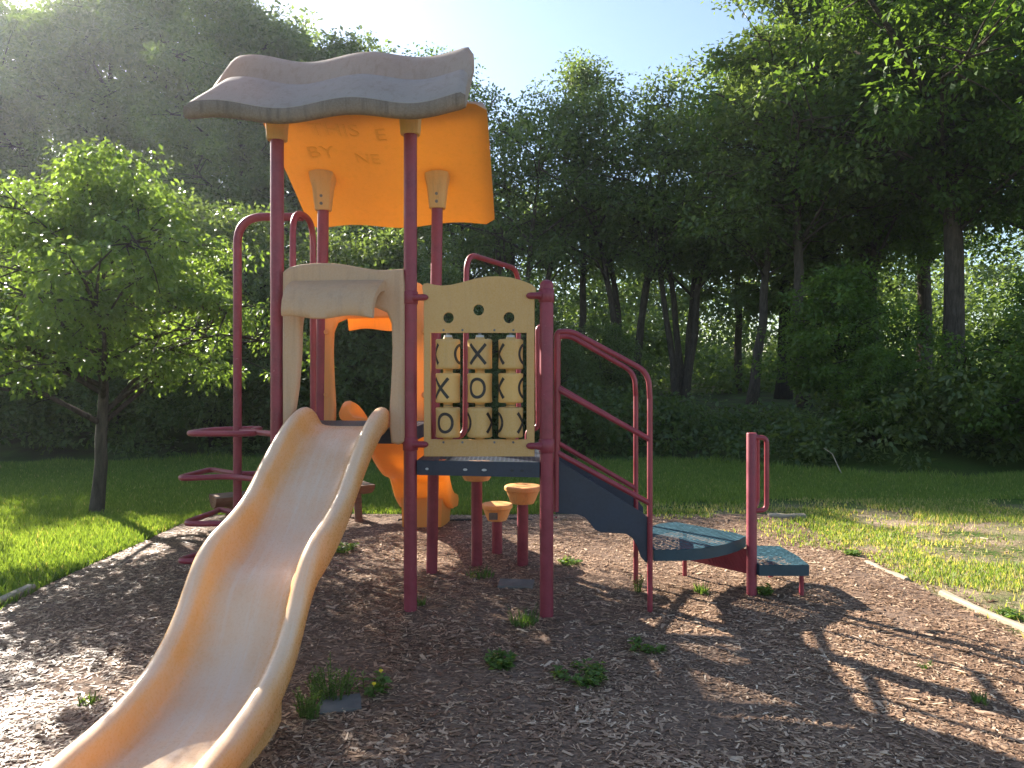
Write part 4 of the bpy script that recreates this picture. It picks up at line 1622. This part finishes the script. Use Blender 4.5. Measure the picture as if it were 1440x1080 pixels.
K = {}
K['lawn'] = tree_meshes('lawn_tree', 21, 3.95, 0.072, 1.88, 2.25, 32, 11, 112, 0.076, 0.30, M['leaf_lawn'], M['bark'], stems=1, top=0.74, flat=0.55, droop=0.55, lean=-0.15, irr=(0.45, 1.2), zj=0.32)
K['tall'] = tree_meshes('tall_tree', 22, 16.0, 0.26, 4.0, 4.2, 36, 10, 150, 0.21, 0.74, M['leaf_wood'], M['bark_dark'])
K['tall_b'] = tree_meshes('tall_tree_b', 23, 16.0, 0.24, 5.0, 3.6, 34, 10, 140, 0.21, 0.70, M['leaf_wood'], M['bark_dark'], stems=2, base_spread=0.9)
K['multi'] = tree_meshes('multi_stem', 24, 10.0, 0.17, 4.2, 3.0, 34, 7, 105, 0.14, 0.62, M['leaf_wood'], M['bark'], stems=4, base_spread=1.6, sparse=0.3)
K['slim'] = tree_meshes('slim_tree', 25, 11.0, 0.13, 4.4, 2.6, 26, 7, 105, 0.14, 0.60, M['leaf_wood'], M['bark'], sparse=0.3)
K['maple'] = tree_meshes('maple', 26, 14.0, 0.21, 5.0, 4.3, 42, 11, 150, 0.14, 0.55, M['leaf_right'], M['bark'])
K['sparse'] = tree_meshes('sparse_tree', 27, 15.0, 0.2, 7.0, 3.0, 24, 7, 80, 0.18, 0.8, M['leaf_right'], M['bark_dark'], sparse=0.4)
K['under'] = tree_meshes('understorey', 28, 4.2, 0.06, 0.7, 1.9, 30, 8, 110, 0.10, 0.45, M['leaf_under'], M['bark_dark'], stems=3, base_spread=0.7)
K['sapling'] = tree_meshes('sapling', 29, 3.2, 0.045, 0.7, 1.5, 24, 8, 110, 0.10, 0.36, M['leaf_right'], M['bark_dark'], stems=1, top=0.85)

plant_tree('lawn_tree', K['lawn'], -4.80, 8.47, 'small bright green tree with slender leaning trunk on the left lawn', rz=2.9, sz=1.0)


def pxx(px, Y):
    return (px - CX) / F * Y


G1 = 'tall trees of the woodland'
TALL = [
    # px, Y, kind, height, label
    (-75, 43, 'tall', 22.5, 'tall hazy tree in the top left corner of the woodland'),
    (40, 45, 'tall_b', 24.8, 'tall twin-stemmed tree rising above the crown of the lawn tree at far left'),
    (150, 44, 'tall', 26.0, 'tall dark tree rising behind the lawn tree'),
    (255, 42, 'tall_b', 26.5, 'tall tree rising directly left of the grey roof'),
    (345, 33, 'tall', 18.5, 'tall dense tree behind the left end of the grey roof'),
    (432, 34, 'tall_b', 18.2, 'tall leafy tree whose crown ends at the gap of bright sky'),
    (605, 31, 'sparse', 15.4, 'thin-crowned tree showing through above the right end of the roof'),
    (545, 27, 'multi', 10.6, 'dark tree directly behind the orange roof panel'),
    (655, 25, 'slim', 10.4, 'dark tree just right of the orange roof panel'),
    (735, 23, 'multi', 11.2, 'many-stemmed dark tree rising above the noughts and crosses panel'),
    (815, 24.5, 'slim', 12.2, 'dark tree with fine upright stems above the stair handrails'),
    (885, 23, 'multi', 11.4, 'airy-topped tree right of the stair handrails under the blue sky'),
    (960, 22, 'multi', 10.2, 'low dark tree at the dip of the treetop line'),
    (1035, 24, 'slim', 11.6, 'leafy tree left of the thin bare trunk'),
    (1105, 21, 'tall', 11.6, 'bright-topped tree where the treetop line starts climbing to the right'),
    (1235, 20, 'maple', 12.6, 'tall bright green tree reaching the top of the picture right of the sky'),
    (1300, 23, 'maple', 16.0, 'tall green tree behind and left of the bare grey trunk'),
    (1470, 15.5, 'maple', 13.0, 'bright green tree at the right edge of the picture'),
]
used = {}
for i, (px, Y, k, h, lab) in enumerate(TALL):
    base = {'tall': 16, 'tall_b': 16, 'multi': 10, 'slim': 11, 'maple': 14, 'sparse': 15}[k]
    x = pxx(px, Y)
    z = float(gz(np.array(x), np.array(Y)))
    sc = (h - z) / base
    plant_tree('woodland_tree', K[k], x, Y, lab, 'tree', G1, s=max(0.75, min(sc, 1.25)) if h < 20 else sc, sz=sc, rz=i * 1.7)
# the big tree with the bare grey trunk, the thin trunk and the leaning trunk
plant_tree('woodland_tree', K['maple'], pxx(1336, 16.2), 16.2, 'big bright tree with a straight bare grey trunk at the right', 'tree', G1, s=1.08, rz=2.4)
plant_tree('woodland_tree', K['slim'], pxx(1130, 17.5), 17.5, 'dark tree with a thin straight trunk against the bright gap', 'tree', G1, s=1.05, rz=0.9, sz=0.95)
plant_tree('woodland_tree', K['slim'], pxx(1058, 18.5), 18.5, 'dark tree with a short leaning trunk on the sunlit slope', 'tree', G1, s=0.95, sz=0.85, rz=3.9, tilt=math.radians(-8))

G2 = 'bushy understorey trees along the lawn edge'
UNDER = [(-260, 14.5, 1.0), (-140, 15.5, 1.1), (-40, 14.8, 1.0), (55, 15.8, 1.12), (150, 15.0, 0.95), (235, 16, 1.15), (300, 14.6, 0.9), (375, 15.6, 1.12), (455, 14.8, 0.95),
         (540, 15.5, 1.1), (625, 14.8, 0.8), (700, 15.8, 0.75), (790, 15.2, 0.5), (860, 16.5, 0.5)]
UL = ['dark bush beyond the left edge of the lawn, farthest left', 'dark bush next to the farthest left one', 'dark bush behind the lower left crown of the lawn tree', 'dark bush behind the left side of the lawn tree',
      'low dark bush behind the trunk of the lawn tree', 'tall dark bush right of the lawn tree trunk', 'low dark bush behind the red climbing pole', 'dark bush behind the left roof post', 'dark bush seen through the slide entry',
      'dark bush behind the tan entry awning', 'low dark bush behind the noughts and crosses panel, left half', 'dark bush behind the noughts and crosses panel, right half', 'dark bush behind the upper stair rail', 'dark bush behind the lower stair rail']
for i, ((px, Y, s), lab) in enumerate(zip(UNDER, UL)):
    plant_tree('understorey_tree', K['under'], pxx(px, Y), Y, lab, 'bush', G2, s=s, rz=i * 2.1)
plant_tree('sapling', K['sapling'], pxx(1180, 15.0), 15.0, 'light green sapling left of the bare grey trunk', 'sapling', 'saplings at the wood edge', s=0.95, rz=1.0)
plant_tree('sapling', K['sapling'], pxx(1490, 11.9), 11.9, 'drooping green sapling at the right edge of the lawn', 'sapling', 'saplings at the wood edge', s=0.98, rz=4.0)
plant_tree('sapling', K['sapling'], pxx(1228, 13.0), 13.0, 'smallest low sapling on the lawn edge in front of the light green sapling', 'sapling', 'saplings at the wood edge', s=0.55, rz=2.2)


def leaf_mass(name, label, n_cl, n_leaf, xr, yf, hf, leaf, clump_r, m, seed, pw=0.7):
    rng = np.random.default_rng(seed)
    cx = rng.uniform(xr[0], xr[1], n_cl)
    cy = yf(cx, rng)
    hh = hf(cx, cy)
    g = gz(cx, cy)
    cz = g + hh * rng.random(n_cl) ** pw
    r = clump_r * rng.uniform(0.6, 1.3, n_cl)
    idx = np.repeat(np.arange(n_cl), n_leaf)
    n = len(idx)
    v = unit(rng.normal(0, 1, (n, 3))) * (rng.random((n, 1)) ** 0.45) * r[idx][:, None]
    v[:, 2] *= 0.7
    P = np.stack([cx, cy, cz], 1)[idx] + v
    gg = gz(P[:, 0], P[:, 1])
    P[:, 2] = np.maximum(P[:, 2], gg + 0.01)
    D = unit(v + rng.normal(0, 0.4, (n, 3)) * r[idx][:, None]); D[:, 2] -= 0.2
    Nn = rng.normal(0, 0.6, (n, 3)); Nn[:, 2] += 1
    L = leaf * rng.uniform(0.6, 1.3, n)
    V = leaf_verts(P, D, Nn, L, L * rng.uniform(0.45, 0.65, n))
    t = np.clip(rng.normal(rng.uniform(0.2, 0.75, n_cl)[idx], 0.2), 0, 1)
    tag(link(name, fast_mesh(name, V, 4, t, m)), label, None, None, 'stuff')


def fallen_branch():
    a, b = at(1158, 630, 11.9), at(1183, 652, 11.6)
    mb = MB()
    mb.tube([a, a.lerp(b, 0.5) + Vector((0, 0, 0.03)), b + Vector((0, 0, -0.15))], [0.005, 0.007, 0.009], 6)
    tag(mb.build('fallen_branch', M['timber']), 'thin pale dead branch leaning in the dark undergrowth at right', 'branch')


fallen_branch()


def low_h(x, y):
    px = x / y * F + CX
    w = np.exp(-((px - 1060) / 160.0) ** 2)          # see-through window onto the lit slope
    return (1.25 - 0.55 * sstep(650, 900, px) + 0.8 * vnoise(x, y, 0.35, 40)) * (1 - 0.85 * w) + 0.22


leaf_mass('undergrowth', 'dense dark undergrowth along the far edge of the lawn', 950, 62, (-15, 13), lambda x, r: edge_y(x) + 0.35 + 2.6 * r.random(len(x)), low_h, 0.115, 0.38, M['leaf_under'], 51)


def far_h(x, y):
    px = x / y * F + CX
    top = np.interp(px, [-300, 0, 120, 430, 500, 560, 640, 700, 1000, 1080, 1160, 1700], [25, 15, 5, 0, 150, 200, 220, 250, 280, 250, 200, 120])
    return (HOR - top) / F * y + CAMH - gz(x, y) - 1.0


leaf_mass('far_woods', 'far dark woodland filling the gaps between the nearer trees', 2600, 46, (-42, 46), lambda x, r: 47 + 12 * r.random(len(x)), far_h, 0.42, 1.5, M['leaf_wood'], 52, 1.0)
leaf_mass('wood_thicket', 'green thicket deeper in the wood between the trunks', 900, 60, (-14, 24), lambda x, r: 23 + 13 * r.random(len(x)), lambda x, y: (2.2 + 2.6 * vnoise(x, y, 0.25, 70)) * (1 - 0.8 * np.exp(-((x / y * F + CX - 1050) / 110.0) ** 2)), 0.20, 0.75, M['leaf_wood'], 53, 0.8)


# ------------------------------------------------------------------ thin haze volume added to mimic the lens flare veil
def haze():
    mb = MB()
    x0, x1, y0, y1, z0, z1 = -70, 75, -12, 75, -1.2, 36
    vs = [(x, y, z) for z in (z0, z1) for y in (y0, y1) for x in (x0, x1)]
    mb.add(vs, [(0, 1, 3, 2), (4, 5, 7, 6), (0, 1, 5, 4), (2, 3, 7, 6), (0, 2, 6, 4), (1, 3, 7, 5)])
    m, nt, out = mat('haze')
    v = N(nt, 'ShaderNodeVolumePrincipled')
    v.inputs['Color'].default_value = (0.86, 0.92, 1.0, 1)
    v.inputs['Density'].default_value = 0.0005
    v.inputs['Anisotropy'].default_value = 0.62
    nt.links.new(v.outputs[0], out.inputs['Volume'])
    o = mb.build('haze', m)
    tag(o, 'pale haze added between the camera and the woods to mimic lens flare', None, None, 'stuff')


haze()
